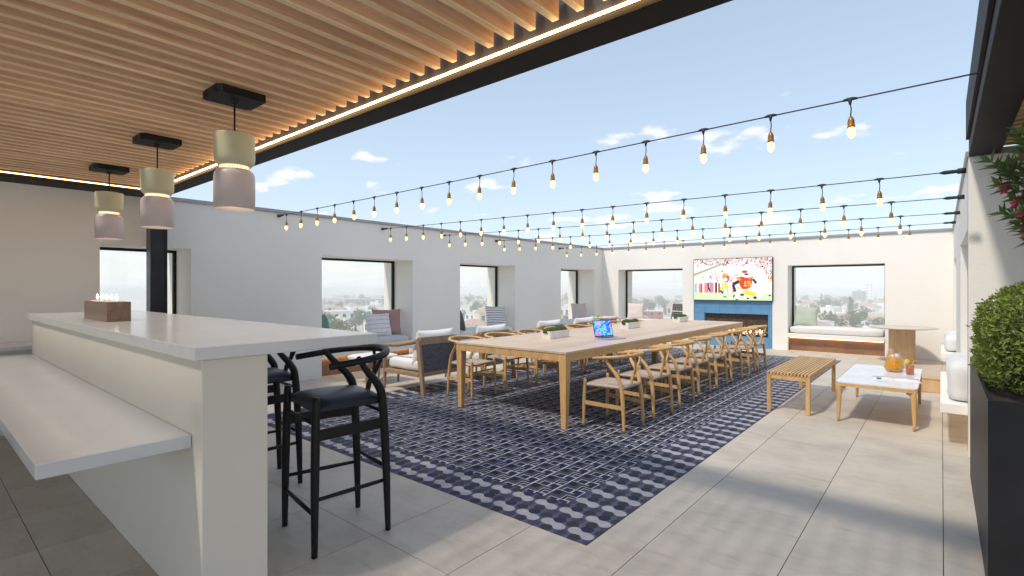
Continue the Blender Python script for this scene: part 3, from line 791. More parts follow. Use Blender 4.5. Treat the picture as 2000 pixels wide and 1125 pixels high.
# ------------------------------------------------------------------ wishbone chair and bar stool
def curved_seating(t, mw, fl, fw, rw_, dp, zs, zr, stool):
    """fw/rw_: half widths at the front/rear feet, dp: half depth, zs: seat height, zr: rail height"""
    k = fl
    for s in (-1, 1):
        m = MB(); stube(m, [(s*fw, dp, 0), (s*(fw-.004), dp-.004, zs*.55), (s*(fw-.012), dp-.012, zs+.022), (s*(fw-.012), dp-.012, zs+.03)], [.013*k, .0185*k, .017*k, .009*k], 4, n=10); m.build('front_leg', mw, t)
        r0 = rw_
        m = MB(); stube(m, [(s*r0, -dp, 0), (s*(r0-.004), -dp+.012, zs*.55), (s*(r0-.006), -dp+.032, zs-.02), (s*(r0+.002), -dp+.065, zs+(zr-zs)*.30),
                            (s*(r0+.022), -dp+.135, zs+(zr-zs)*.62), (s*(r0+.048), -dp+.20, zr-.012)], [.013*k, .0195*k, .0205*k, .0195*k, .0165*k, .012*k], 5, n=10); m.build('rear_leg', mw, t)
    hw = rw_+.062
    pts = []
    for i in range(-12, 13):
        a = i/12*math.pi*.54
        pts.append((hw*math.sin(a)*1.0, -.015-dp*.1 - (dp+.02)*math.cos(a)*(1.0 if abs(i) < 9 else 1.0), zr-.030*abs(i/12)**1.5))
    end = pts[-1]
    ex = .15 if stool else .10
    pts = [(-end[0]+.004, end[1]+ex, end[2]-.014)] + pts + [(end[0]-.004, end[1]+ex, end[2]-.014)]
    rad = [.0145*k] + [(.0155+.0035*(1-abs(i/12)))*k for i in range(-12, 13)] + [.0145*k]
    m = MB(); m.tube(pts, rad, 10); m.build('arm_rail', mw, t)
    yb = pts[len(pts)//2][1]
    m = MB()
    zk = zs+(zr-zs)*.40
    stube(m, [(0, -dp+.035, zs-.03), (0, -dp+.018, zs+(zr-zs)*.2), (0, (-dp+yb)/2+.02, zk)], [.017, .016, .017], 3, n=8, flat=.5, up=(1, 0, 0))
    for s in (-1, 1):
        stube(m, [(s*.002, (-dp+yb)/2+.021, zk-.012), (s*.030, (-dp+yb)/2-.004, zk+(zr-zk)*.45), (s*.074, yb+.012, zr-.006)], [.013, .0125, .011], 3, n=8, flat=.55, up=(1, 0, 0))
    m.build('splat', mw, t)
    # seat
    n = 10; mb = MB(); hb = .0
    def P(i, j, z):
        u = -1+2*i/n; v = -1+2*j/n
        w_ = (rw_-.012)*(1-v)/2 + (fw-.012)*(1+v)/2
        return (w_*u, v*(dp-.015), z)
    if stool:
        for lay in (0, 1):
            for i in range(n+1):
                for j in range(n+1):
                    u = -1+2*i/n; v = -1+2*j/n
                    e_ = max(0, (1-u**6)*(1-v**6))
                    mb.v.append(P(i, j, zs-.035 if lay == 0 else zs-.012+.038*e_**.6+.010*(1-u*u)*(1-v*v)))
    else:
        for lay in (0, 1):
            for i in range(n+1):
                for j in range(n+1):
                    u = -1+2*i/n; v = -1+2*j/n
                    sag = .016*(1-u*u)*(1-v*v) + .006*(1-abs(abs(u)-abs(v)))
                    mb.v.append(P(i, j, zs-.030+.002 if lay == 0 else zs+.004-sag))
    N = (n+1)*(n+1); ix = lambda i, j, l: l*N+i*(n+1)+j
    for i in range(n):
        for j in range(n):
            mb.face((ix(i,j,1), ix(i+1,j,1), ix(i+1,j+1,1), ix(i,j+1,1)), 0, True); mb.face((ix(i,j,0), ix(i,j+1,0), ix(i+1,j+1,0), ix(i+1,j,0)), 0, True)
    for a in range(n):
        for q in ((ix(a,0,0), ix(a+1,0,0), ix(a+1,0,1), ix(a,0,1)), (ix(a+1,n,0), ix(a,n,0), ix(a,n,1), ix(a+1,n,1)), (ix(0,a+1,0), ix(0,a,0), ix(0,a,1), ix(0,a+1,1)), (ix(n,a,0), ix(n,a+1,0), ix(n,a+1,1), ix(n,a,1))): mb.face(q, 0, True)
    mb.build('seat', 'black_leather' if stool else 'paper_cord', t)
    def bar(p, q, r_, name, fl_=1.0):
        mm = MB(); mid = tuple((a+b)/2 for a, b in zip(p, q)); mm.tube([p, mid, q], [r_*.8, r_, r_*.8], 8, flat=fl_, up=(0, 0, 1)); mm.build(name, mw, t)
    if stool:
        for s in (-1, 1):
            xs_ = s*(fw+rw_)/2
            m = MB(); m.tube([(s*(fw-.006), dp-.005, zs-.115), (s*(rw_-.004), -dp+.02, zs-.115)], [.026, .026], 4, up=(0, 0, 1), flat=1.0)
            m = MB(); m.v = []; a = (s*(fw-.006), dp-.006); b = (s*(rw_-.005), -dp+.022); z0, z1 = zs-.175, zs-.118; ww = .009
            m.v = [(a[0]-ww, a[1], z0), (a[0]+ww, a[1], z0), (b[0]+ww, b[1], z0), (b[0]-ww, b[1], z0), (a[0]-ww, a[1], z1), (a[0]+ww, a[1], z1), (b[0]+ww, b[1], z1), (b[0]-ww, b[1], z1)]
            for f in ((0,3,2,1), (4,5,6,7), (0,1,5,4), (1,2,6,5), (2,3,7,6), (3,0,4,7)): m.face(f)
            m.build('side_rail', mw, t)
            bar((s*(fw-.003), dp-.003, .29), (s*(rw_-.002), -dp+.006, .29), .0125, 'foot_rail')
        bar((-fw, dp, .215), (fw, dp, .215), .0125, 'foot_rail'); bar((-rw_, -dp+.006, .36), (rw_, -dp+.006, .36), .0125, 'foot_rail')
        bar((-fw, dp-.008, zs-.09), (fw, dp-.008, zs-.09), .011, 'front_rail'); bar((-rw_, -dp+.02, zs-.09), (rw_, -dp+.02, zs-.09), .011, 'back_rail')
    else:
        for s in (-1, 1):
            m = MB(); a = (s*(fw-.005), dp-.004); b = (s*(rw_-.003), -dp+.012); z0, z1 = .225, .262; ww = .008
            m.v = [(a[0]-ww, a[1], z0), (a[0]+ww, a[1], z0), (b[0]+ww, b[1], z0-.012), (b[0]-ww, b[1], z0-.012), (a[0]-ww, a[1], z1), (a[0]+ww, a[1], z1), (b[0]+ww, b[1], z1-.012), (b[0]-ww, b[1], z1-.012)]
            for f in ((0,3,2,1), (4,5,6,7), (0,1,5,4), (1,2,6,5), (2,3,7,6), (3,0,4,7)): m.face(f)
            m.build('side_stretcher', mw, t)
        bar((-rw_, -dp+.01, .185), (rw_, -dp+.01, .185), .0105, 'rear_stretcher'); bar((-fw, dp-.006, .335), (fw, dp-.006, .335), .0105, 'front_stretcher')
        bar((-fw+.01, dp-.014, zs-.012), (fw-.01, dp-.014, zs-.012), .0125, 'seat_rail'); bar((-rw_+.01, -dp+.034, zs-.012), (rw_-.01, -dp+.034, zs-.012), .0125, 'seat_rail')
    return t

# dining table
T = (-4.33, -2.79, 4.14, 9.92); TZ = .755
tb = thing('dining_table', 'long pale oak dining table with square tapered legs', 'table', ((T[0]+T[1])/2, (T[2]+T[3])/2, 0))
ox, oy = tb.location.x, tb.location.y
nb = 7; bwid = (T[1]-T[0])/nb
for k in range(nb):
    m = MB(); m.box(T[0]+k*bwid+.0006-ox, T[0]+(k+1)*bwid-.0006-ox, T[2]-oy, T[3]-oy, TZ-.022, TZ, 0, .0012); m.build('top_plank', 'table_top_wood', tb)
ap = .075
for (x0, x1, y0, y1) in ((T[0]+.006, T[1]-.006, T[2]+.006, T[2]+.04), (T[0]+.006, T[1]-.006, T[3]-.04, T[3]-.006)):
    m = MB(); m.box(x0+.08-ox, x1-.08-ox, y0-oy, y1-oy, TZ-.023-ap, TZ-.0225, 0, .002); m.build('apron', 'oak', tb)
for (x0, x1) in ((T[0]+.006, T[0]+.04), (T[1]-.04, T[1]-.006)):
    m = MB(); m.box(x0-ox, x1-ox, T[2]+.086-oy, T[3]-.086-oy, TZ-.023-ap, TZ-.0225, 0, .002); m.build('apron', 'oak_y', tb)
def table_leg(cx, cy, w0=.082, w1=.052, z=TZ-.0225, inset=0):
    m = MB(); a, b = w0/2, w1/2; zc = z-ap
    m.v = [(cx-ox+s*b, cy-oy+q*b, 0) for s, q in ((-1,-1), (1,-1), (1,1), (-1,1))] + [(cx-ox+s*a, cy-oy+q*a, zc) for s, q in ((-1,-1), (1,-1), (1,1), (-1,1))] + [(cx-ox+s*a, cy-oy+q*a, z) for s, q in ((-1,-1), (1,-1), (1,1), (-1,1))]
    m.face((3, 2, 1, 0)); m.face((8, 9, 10, 11))
    for k in (0, 4):
        for i in range(4): j = (i+1) % 4; m.face((k+i, k+j, k+4+j, k+4+i))
    m.build('leg', 'oak', tb)
for cx in (T[0]+.047, T[1]-.047):
    for cy_ in (T[2]+.047, T[3]-.047): table_leg(cx, cy_)
for cx in (T[0]+.4, T[1]-.4): table_leg(cx, (T[2]+T[3])/2)

ORD = ['first', 'second', 'third', 'fourth', 'fifth', 'sixth', 'seventh', 'eighth']
ch0 = None
for i in range(8):
    y = 4.61+.683*i; lab = f'{ORD[i]} oak dining chair from the bar, on the open floor side of table'
    jx, jr = rnd.uniform(-.035, .035), rnd.uniform(-5, 5)
    if ch0 is None:
        ch0 = thing('dining_chair', lab, 'chair', (-2.525, y, 0), R(90), 'wishbone chairs along the dining table')
        curved_seating(ch0, 'oak', 1, .236, .204, .215, .435, .735, False)
    else: dup(ch0, (-2.525+jx, y, 0), R(90+jr), lab)
for i in range(8):
    y = 4.72+.683*i; jx, jr = rnd.uniform(-.035, .035), rnd.uniform(-5, 5)
    dup(ch0, (-4.66+jx, y, 0), R(-90+jr), f'{ORD[i]} oak dining chair from the bar, on the window wall side of table')

st0 = thing('bar_stool', 'black wishbone bar stool with leather seat at the near end of the bar', 'bar stool', (-2.655, 1.605, 0), R(171), 'stools along the bar')
curved_seating(st0, 'black_wood', 1.2, .236, .200, .215, .765, 1.015, True)
dup(st0, (-3.70, 1.62, 0), R(174), 'black bar stool second from the near end, half hidden by the bar')

# ------------------------------------------------------------------ lounge chairs, ottoman
def lounge(y, x, label, rz=90.0):
    t = thing('lounge_chair', label, 'armchair', (x, y, 0), R(rz), 'teak lounge chairs facing the windows')
    hw = .34
    for s in (-1, 1):
        m = MB(); stube(m, [(s*hw, .38, 0), (s*hw, .375, .30), (s*hw, .36, .585)], [.017, .025, .021], 4, n=10); m.build('front_leg', 'teak', t)
        m = MB(); p = [(-.47, 0), (-.415, 0), (-.30, .70), (-.37, .70)]
        m.prism(p, s*hw-.019, s*hw+.019, axis='x'); fix_normals(m.build('rear_leg', 'teak', t))
        m = MB(); m.tube([(s*hw, .40, .592), (s*hw, .10, .615), (s*hw, -.33, .69)], [.016, .02, .022], 8, flat=1.5, up=(0, 0, 1)); m.build('armrest', 'teak', t)
        m = MB(); m.box(s*hw-.016, s*hw+.016, -.36, .37, .225, .275, 0, .004); m.build('side_rail', 'teak', t)
    def slope(y0, z): return y0 + z*.16
    m = MB(); m.prism([(-.375, .64), (-.325, .64), (-.305, .735), (-.36, .735)], -hw+.0195, hw-.0195, axis='x'); fix_normals(m.build('top_rail', 'teak', t))
    m = MB(); m.prism([(-.43, .235), (-.385, .235), (-.377, .285), (-.422, .285)], -hw+.0195, hw-.0195, axis='x'); fix_normals(m.build('back_rail', 'teak', t))
    m = MB(); m.box(-hw+.0165, hw-.0165, .35, .385, .225, .275, 0, .004); m.build('front_rail', 'teak', t)
    m = MB(); m.prism([(-.418, .286), (-.392, .286), (-.338, .639), (-.364, .639)], -hw+.03, hw-.03, axis='x'); fix_normals(m.build('woven_back', 'rope_weave', t))
    m = MB(); m.box(-hw+.02, hw-.02, -.36, .345, .262, .276); m.build('seat_deck', 'teak', t)
    cushion('seat_cushion', 'white_fabric', (.62, .70, .155), .06, t, (0, .01, .277), 0, .015, int(y*3), wob=.006)
    link('back_cushion', pillow_mesh(.64, .46, .20, 'white_fabric', int(y)), t, (0, -.235, .60), (R(90+13), 0, 0))
    return t
lo0 = lounge(4.64, -5.53, 'teak lounge chair with dark woven back nearest the bar')
for y, lab in ((5.78, 'second teak lounge chair from the bar, facing the windows'), (7.28, 'third teak lounge chair from the bar, beyond the table planter'), (8.42, 'fourth teak lounge chair from the bar, nearest the small round table')):
    dup(lo0, (-5.53, y, 0), R(90), lab)
ot = thing('ottoman', 'low teak ottoman with white cushion before the nearest lounge chair', 'ottoman', (-6.40, 4.45, 0))
for sx in (-1, 1):
    for sy in (-1, 1):
        m = MB(); m.tube([(sx*.24, sy*.27, 0), (sx*.245, sy*.275, .15), (sx*.245, sy*.275, .33)], [.015, .021, .021], 10); m.build('leg', 'teak', ot)
for s in (-1, 1):
    m = MB(); m.box(-.235, .235, s*.275-.014, s*.275+.014, .27, .325, 0, .003); m.build('rail', 'teak', ot)
    m = MB(); m.box(s*.245-.014, s*.245+.014, -.26, .26, .27, .325, 0, .003); m.build('rail', 'teak', ot)
m = MB(); m.box(-.23, .23, -.26, .26, .305, .318); m.build('deck', 'teak', ot)
cushion('cushion', 'white_fabric', (.50, .56, .085), .04, ot, (0, 0, .3265), 0, .01, 3)

# ------------------------------------------------------------------ pillows
PZ = SEAT+.145
pillow('white pillow with thin grey stripes before the pink pillow', 'stripe_thin', (.46, .44, .16), (-7.50, 5.36, PZ), 78, 20, 0, 1)
pillow('dusty pink velvet pillow behind the thin striped pillow', 'pink_fabric', (.52, .50, .17), (-7.62, 5.60, PZ), 62, 16, 0, 2)
pillow('dark green pillow partly hidden behind the bar counter', 'green_fabric', (.48, .44, .16), (-7.62, 4.36, PZ), 122, 14, 0, 3)
pillow('charcoal pillow at the near side of the middle window', 'charcoal_fabric', (.44, .46, .15), (-7.52, 7.36, PZ), 150, 16, 6, 4)
pillow('white pillow with wide grey stripes in the middle window', 'stripe_wide', (.48, .48, .16), (-7.58, 8.50, PZ), 66, 18, -3, 5)
pillow('pale blush pillow in the corner niche of the long wall', 'blush_fabric', (.46, .46, .15), (-7.55, 11.88, PZ), 60, 14, 0, 6)
pillow('cream pillow on the window seat left of the television', 'cream_fabric', (.46, .46, .15), (-6.43, 12.93, PZ), 18, 14, 0, 7)
pillow('black patterned pillow with pale band beside the television wall', 'pattern_fabric', (.50, .50, .15), (-5.22, 12.93, PZ), -14, 14, 0, 8)
pillow('pale sage green pillow right of the fireplace', 'sage_fabric', (.47, .47, .16), (-2.33, 12.95, PZ), 12, 16, -4, 9)

# ------------------------------------------------------------------ table things
def moss_planter(x, y, label, seed):
    t = thing('moss_planter', label, 'planter', (x, y, TZ+.0004), 0, 'moss planters on the dining table')
    a, b, h, w = .075, .215, .095, .006
    m = MB(); lo, hi = .90, 1.0
    def r4(s, z, d=0): return [(-a*s+d, -b*s+d, z), (a*s-d, -b*s+d, z), (a*s-d, b*s-d, z), (-a*s+d, b*s-d, z)]
    m.v = r4(lo, 0) + r4(hi, h) + r4(hi, h, w) + r4(hi, h-.02, w)
    m.face((3, 2, 1, 0)); m.face((12, 13, 14, 15))
    for k in (0, 4, 8):
        for i in range(4): j = (i+1) % 4; m.face((k+i, k+j, k+4+j, k+4+i))
    m.build('trough', 'white_ceramic', t)
    rr = random.Random(seed); m = MB()
    for k in range(4):
        cy_ = -b*.72+k*b*.48; rz = rr.uniform(.042, .058)
        n1_, n2_ = 12, 18; base = len(m.v)
        for i in range(n1_+1):
            th = math.pi*.62*i/n1_
            for j in range(n2_):
                ph = 2*math.pi*j/n2_
                d = 1+.16*mnoise.noise(Vector((math.sin(th)*math.cos(ph)*3+k*7+seed, math.sin(th)*math.sin(ph)*3, math.cos(th)*3)))+.08*rr.random()
                m.v.append((.066*d*math.sin(th)*math.cos(ph), cy_+.066*d*math.sin(th)*math.sin(ph), h-.012+rz*d*math.cos(th)))
        for i in range(n1_):
            for j in range(n2_):
                q = (j+1) % n2_; m.face((base+i*n2_+j, base+(i+1)*n2_+j, base+(i+1)*n2_+q, base+i*n2_+q), 0, True)
    m.build('moss', 'moss', t)
moss_planter(-3.72, 5.28, 'white moss planter nearest the bar end of the table', 1)
moss_planter(-3.72, 7.30, 'white moss planter at the middle of the table behind laptop', 2)
moss_planter(-3.72, 9.30, 'white moss planter at the fireplace end of the table', 3)
lt = thing('laptop', 'open silver laptop with blue and violet screen on the dining table', 'laptop', (-3.13, 5.62, TZ+.0004), R(72))
m = MB(); m.box(-.155, .155, -.11, .11, 0, .013, 0, .003); bs = m.build('base', 'aluminium', lt)
m = MB(); m.box(-.13, .13, -.01, .085, .0132, .0140); m.build('keyboard', 'keyboard', bs)
m = MB(); m.box(-.155, .155, -.003, .003, 0, .215, 0, .002); ld = m.build('lid', 'aluminium', lt, (0, .112, .012), (R(-14), 0, 0))
m = MB(); m.box(-.151, .151, -.0045, -.0032, .006, .211); m.build('bezel', 'tv_black', ld)
def laptop_screen():
    mt, n, l, b = new_mat('laptop_screen')
    v = coords(n, l, (5, 5, 7)); d = n.new('ShaderNodeTexNoise'); d.inputs['Scale'].default_value = 1.3; d.inputs['Distortion'].default_value = 2.2; d.inputs['Detail'].default_value = 5; l.new(v, d.inputs['Vector'])
    c = ramp(n, l, d.outputs['Fac'], [(0.30, (0.02, 0.01, 0.10)), (0.42, (0.02, 0.10, 0.55)), (0.50, (0.10, 0.45, 0.95)), (0.58, (0.25, 0.04, 0.55)), (0.70, (0.85, 0.35, 0.80))])
    l.new(c, b.inputs['Emission Color']); b.inputs['Emission Strength'].default_value = 1.1; b.inputs['Base Color'].default_value = (.01, .01, .01, 1)
laptop_screen()
m = MB(); m.box(-.143, .143, -.0056, -.0048, .018, .203); m.build('screen', 'laptop_screen', ld)

# ------------------------------------------------------------------ slatted bench and marble table at the right
bn = thing('slatted_bench', 'slatted oak bench standing beside the tile inlay', 'bench', (-1.30, 7.16, 0))
bx0, bx1, by0, by1, bz = -.215, .215, -.88, .88, .44
for sx in (bx0+.022, bx1-.022):
    for sy in (by0+.022, by1-.022):
        m = MB(); m.box(sx-.021, sx+.021, sy-.021, sy+.021, 0, bz-.031, 0, .003); m.build('leg', 'oak', bn)
for sx in (bx0+.022, bx1-.022):
    m = MB(); m.box(sx-.016, sx+.016, by0+.044, by1-.044, bz-.075, bz-.031, 0, .002); m.build('rail', 'oak_y', bn)
for sy in (by0+.022, by1-.022):
    m = MB(); m.box(bx0+.044, bx1-.044, sy-.016, sy+.016, bz-.075, bz-.031, 0, .002); m.build('rail', 'oak', bn)
m = MB(); m.box(-.0105, .0105, by0, by1, bz-.030, bz, 0, .002); sm_ = m.mesh('slat', ['oak_y'])
for k in range(13): link('slat', sm_, bn, (bx0+.0115+k*(bx1-bx0-.023)/12, 0, 0))
cf = thing('coffee_table', 'low coffee table with white marble top and rounded oak frame', 'coffee table', (-.51, 7.02, 0))
cw, cl, cz = .335, .79, .415
def rrect(a, b, r_, k=6):
    out = []
    for sx, sy, a0 in ((1, 1, 0), (-1, 1, 90), (-1, -1, 180), (1, -1, 270)):
        for i in range(k+1):
            th = R(a0+90*i/k); out.append((sx*(a-r_)+r_*math.cos(th), sy*(b-r_)+r_*math.sin(th)))
    return out
m = MB(); m.prism(rrect(cw, cl, .05), cz-.014, cz); m.build('marble_top', 'marble_top', cf)
m = MB(); m.prism(rrect(cw-.002, cl-.002, .05), cz-.048, cz-.0142); m.build('frame', 'oak_y', cf)
for sx in (-1, 1):
    for sy in (-1, 1):
        m = MB(); X, Y = sx*(cw-.030), sy*(cl-.030)
        stube(m, [(X+sx*.006, Y+sy*.006, 0), (X+sx*.002, Y+sy*.002, .2), (X, Y, cz-.10), (X-sx*.004, Y-sy*.004, cz-.03)], [.013, .020, .025, .027], 4, n=10); m.build('leg', 'oak', cf)
        for dx, dy in ((-sx, 0), (0, -sy)):
            m = MB(); stube(m, [(X, Y, cz-.12), (X+dx*.012, Y+dy*.012, cz-.08), (X+dx*.055, Y+dy*.055, cz-.052)], [.012, .016, .012], 4, n=8); m.build('corner_brace', 'oak', cf)
# pitcher, drink, magazine
pz = cz+.0006
pt = thing('pitcher', 'faceted glass pitcher of orange juice on the coffee table', 'pitcher', (-.42, 7.36, pz))
m = MB(); m.lathe([(.0, .0), (.075, .0), (.105, .05), (.062, .205), (.060, .245), (.057, .245), (.058, .205), (.099, .052), (.072, .006), (0, .006)], 9, sm=False, cap=False); m.build('jug', 'clear_glass', pt)
m = MB(); m.lathe([(.0, .008), (.070, .008), (.0965, .052), (.066, .175), (0, .176)], 9, sm=False, cap=False); m.build('juice', 'orange_drink', pt)
m = MB(); stube(m, [(.058, 0, .225), (.115, 0, .21), (.120, 0, .13), (.088, 0, .10)], [.006, .006, .006, .006], 5, n=8); m.build('handle', 'clear_glass', pt)
for k in range(5):
    a = k*1.3; m = MB(); m.box(-.016, .016, -.016, .016, 0, .026, 0, .004); m.build('ice_cube', 'paper', pt, (.032*math.cos(a), .032*math.sin(a), .178+.006*(k % 2)), (a, .3*k, a))
gl = thing('cocktail_glass', 'tall glass of red orange cocktail with lemon on the coffee table', 'glass', (-.27, 7.20, pz))
m = MB(); m.lathe([(0, 0), (.038, 0), (.042, .125), (.0395, .125), (.036, .008), (0, .008)], 20, cap=False); m.build('tumbler', 'clear_glass', gl)
m = MB(); m.lathe([(0, .009), (.0355, .009), (.0385, .105), (0, .106)], 20, cap=False); m.build('drink', 'red_drink', gl)
m = MB(); m.lathe([(0, -.003), (.034, -.003), (.036, 0), (.034, .003), (0, .003)], 20, cap=False); m.build('lemon_slice', 'lemon', gl, (-.022, .01, .135), (R(80), R(15), R(40)))
m = MB(); m.tube([(.0, 0, .02), (.035, .005, .155), (.065, .008, .162)], .003, 6); m.build('straw', 'lemon', gl)
m = MB()
for k in range(4):
    a = k*1.5; m.quad((0, 0, 0), (.02*math.cos(a)-.008*math.sin(a), .02*math.sin(a)+.008*math.cos(a), .012), (.04*math.cos(a), .04*math.sin(a), .018), (.02*math.cos(a)+.008*math.sin(a), .02*math.sin(a)-.008*math.cos(a), .012))
m.build('mint_sprig', 'mint', gl, (.012, .012, .118))
mg = thing('magazine', 'open white magazine with dark print lying on the coffee table', 'magazine', (-.37, 6.72, pz), R(8))
for s in (-1, 1):
    m = MB(); n = 8
    for i in range(n+1):
        u = i/n; z = .010*math.sin(math.pi*min(1, u*1.3))*(1-u*.5)+.004
        for y_ in (-.14, .14): m.v += [(s*u*.20, y_, z), (s*u*.20, y_, 0.0)]
    for i in range(n):
        k = i*4; m.face((k, k+4, k+6, k+2), 0, True); m.face((k+1, k+3, k+7, k+5), 0); m.face((k, k+1, k+5, k+4), 0); m.face((k+2, k+6, k+7, k+3), 0)
    k = n*4; m.face((k, k+1, k+3, k+2), 0)
    fix_normals(m.build('page', 'paper', mg))
m = MB(); m.box(-.17, -.13, -.10, -.05, .0137, .0145); m.box(-.17, -.12, .02, .03, .0137, .0145); m.build('print', 'print_dark', mg)
# low wooden block by the right wall
wb = MB(); wb.box(-.13, .13, -.14, .14, .0, .17, 0, .006); wb_t = thing('wooden_step', 'low solid oak step on the floor behind the coffee table', 'step', (-.10, 8.86, 0)); wb.build('block', 'pedestal_wood', wb_t)
m = MB(); m.box(-.135, .135, -.145, .145, .171, .190, 0, .004); m.build('tread', 'pedestal_wood', wb_t)

# ------------------------------------------------------------------ round tables
def round_table(x, y, r_, z, label):
    t = thing('round_table', label, 'table', (x, y, 0), 0, 'round pedestal tables in the corners')
    m = MB(); m.lathe([(0, z-.032), (r_*.72, z-.032), (r_*.97, z-.016), (r_, z-.006), (r_-.004, z), (0, z)], 48, cap=False); m.build('stone_top', 'stone_top', t)
    hw = r_*.40
    for k, (a, b) in enumerate(((0, 0), (90, 0))):
        m = MB(); m.prism(rrect(hw, .055, .05, 5), .0, z-.033); m.build('pedestal_panel', 'pedestal_wood', t, (0, -.06 if k == 0 else .07, 0), (0, 0, R(30)))
    m = MB(); m.prism(rrect(hw*.86, .02, .018, 4), .0, z-.034); m.build('pedestal_core', 'walnut', t, (0, .004, 0), (0, 0, R(30)))
    return t
round_table(-.56, 11.86, .53, .66, 'round stone topped table with wooden pedestal in the right back corner')
round_table(-6.34, 11.26, .44, .66, 'small round pedestal table in the far left corner')
ap_ = thing('apple', 'green apple on the far left round table', 'apple', (-6.55, 11.12, .6605))
m = MB(); m.lathe([(0, .004), (.018, 0), (.036, .018), (.042, .045), (.034, .07), (.015, .077), (0, .068)], 18, cap=False); m.build('fruit', 'apple', ap_)
m = MB(); m.tube([(0, 0, .066), (.004, 0, .09)], .003, 6); m.build('stem', 'bark', ap_)
bk = thing('open_book', 'open white book on the far left round table', 'book', (-6.28, 11.22, .6605), R(30))
m = MB(); m.box(-.15, -.002, -.11, .11, 0, .016, 0, .002); m.build('page_block', 'paper', bk)
m = MB(); m.box(.002, .15, -.11, .11, 0, .016, 0, .002); m.build('page_block', 'paper', bk)
m = MB(); m.tube([(0, 0, 0), (.16, .01, 0)], .006, 8); tag(m.build('pen', 'print_dark', None, (-6.10, 11.00, .667), (0, 0, .6)), 'dark pen beside the open book on the round table', 'pen')

# ------------------------------------------------------------------ television
tv = thing('television', 'large wall television showing a football game above the fireplace', 'television', (-3.81, YB-.004, 1.585))
TW, TH = 1.79, 1.005
m = MB(); m.box(-TW/2, TW/2, -.05, 0, -TH/2, TH/2, 0, .004); m.build('casing', 'tv_black', tv)
TVC = {'cream': (1.0, .93, .86), 'pink': (.95, .70, .70), 'rose': (.78, .26, .36), 'red': (.70, .06, .03), 'orange': (.95, .38, .04), 'yellow': (.93, .78, .06), 'white': (1, 1, .98),
       'dark': (.02, .03, .04), 'field': (.70, .93, .55), 'teal': (.30, .62, .66), 'wall': (.42, .44, .36), 'grey': (.55, .50, .50), 'skin': (.25, .11, .06)}
names = list(TVC)
for k in names: emit('screen_'+k, TVC[k], 0.36)
class Scr:
    def __init__(s): s.mb = MB(); s.z = 0
    def P(s, x, y): return (-TW/2+.012+x*(TW-.024), -.0506-s.z*.00012, TH/2-.012-y*(TH-.024))
    def poly(s, c, pts):
        s.z += 1; p = [s.P(*q) for q in pts]; s.mb.poly(p, names.index(c))
    def rect(s, c, x0, y0, x1, y1): s.poly(c, [(x0, y1), (x1, y1), (x1, y0), (x0, y0)])
    def ell(s, c, x, y, rx, ry, rot=0, n=14):
        s.poly(c, [(x+rx*math.cos(2*math.pi*i/n)*math.cos(rot)-ry*math.sin(2*math.pi*i/n)*math.sin(rot)*.56, y+rx*math.cos(2*math.pi*i/n)*math.sin(rot)*1.78+ry*math.sin(2*math.pi*i/n)*math.cos(rot)) for i in range(n)])
    def limb(s, c, pts, w):
        for (x0, y0), (x1, y1) in zip(pts, pts[1:]):
            dx, dy = (x1-x0)*1.78, y1-y0; L = math.hypot(dx, dy) or 1; nx, ny = -dy/L*w/1.78, dx/L*w
            s.poly(c, [(x0+nx, y0+ny), (x1+nx, y1+ny), (x1-nx, y1-ny), (x0-nx, y0-ny)])
S = Scr(); rs = random.Random(11)
S.rect('cream', 0, 0, 1, 1); S.rect('pink', 0, 0, 1, .085)
S.z += 1
def crowd(n, f, cols, sx=.008, sy=.014):
    for _ in range(n):
        x, y = f(); w_, h_ = sx*rs.uniform(.5, 1.3), sy*rs.uniform(.6, 1.3); x = min(max(x, w_), 1-w_); y = min(max(y, h_), 1-h_)
        p = [S.P(x-w_, y+h_), S.P(x+w_, y+h_), S.P(x+w_, y-h_), S.P(x-w_, y-h_)]; S.mb.poly(p, names.index(rs.choice(cols)))
        S.z += .002
CR = ['rose', 'red', 'dark', 'white', 'pink', 'white', 'grey', 'pink']
crowd(420, lambda: (rs.random(), rs.uniform(0, .17)), CR)
crowd(420, lambda: (rs.uniform(.80, 1), rs.uniform(.1, .50)), CR)
crowd(110, lambda: (rs.uniform(.12, .60), rs.uniform(.36, .55)), CR+['cream', 'cream'])
S.poly('wall', [(0, .41), (.42, .12), (.42, .08), (0, .35)]); S.poly('field', [(0, .45), (.2, .315), (.2, .30), (0, .42)])
S.rect('field', 0, .82, 1, 1); S.rect('yellow', .96, .50, 1, .56)
for k in range(26):
    x = rs.uniform(.0, .56); S.rect(rs.choice(['rose', 'red', 'dark', 'teal', 'white', 'cream']), x, rs.uniform(.56, .62), x+rs.uniform(.010, .028), .825)
S.rect('rose', .145, .58, .19, .82); S.rect('rose', .225, .58, .27, .82); S.limb('dark', [(.20, .58), (.20, .70), (.225, .80)], .018)
# smaller player
S.ell('red', .435, .48, .042, .10); S.ell('orange', .425, .40, .036, .035); S.ell('white', .39, .31, .024, .045); S.ell('red', .385, .30, .016, .02); S.ell('white', .425, .505, .028, .05)
S.limb('yellow', [(.425, .60), (.40, .70), (.365, .74)], .042); S.limb('yellow', [(.44, .60), (.42, .72)], .04); S.limb('dark', [(.36, .77), (.395, .84)], .02)
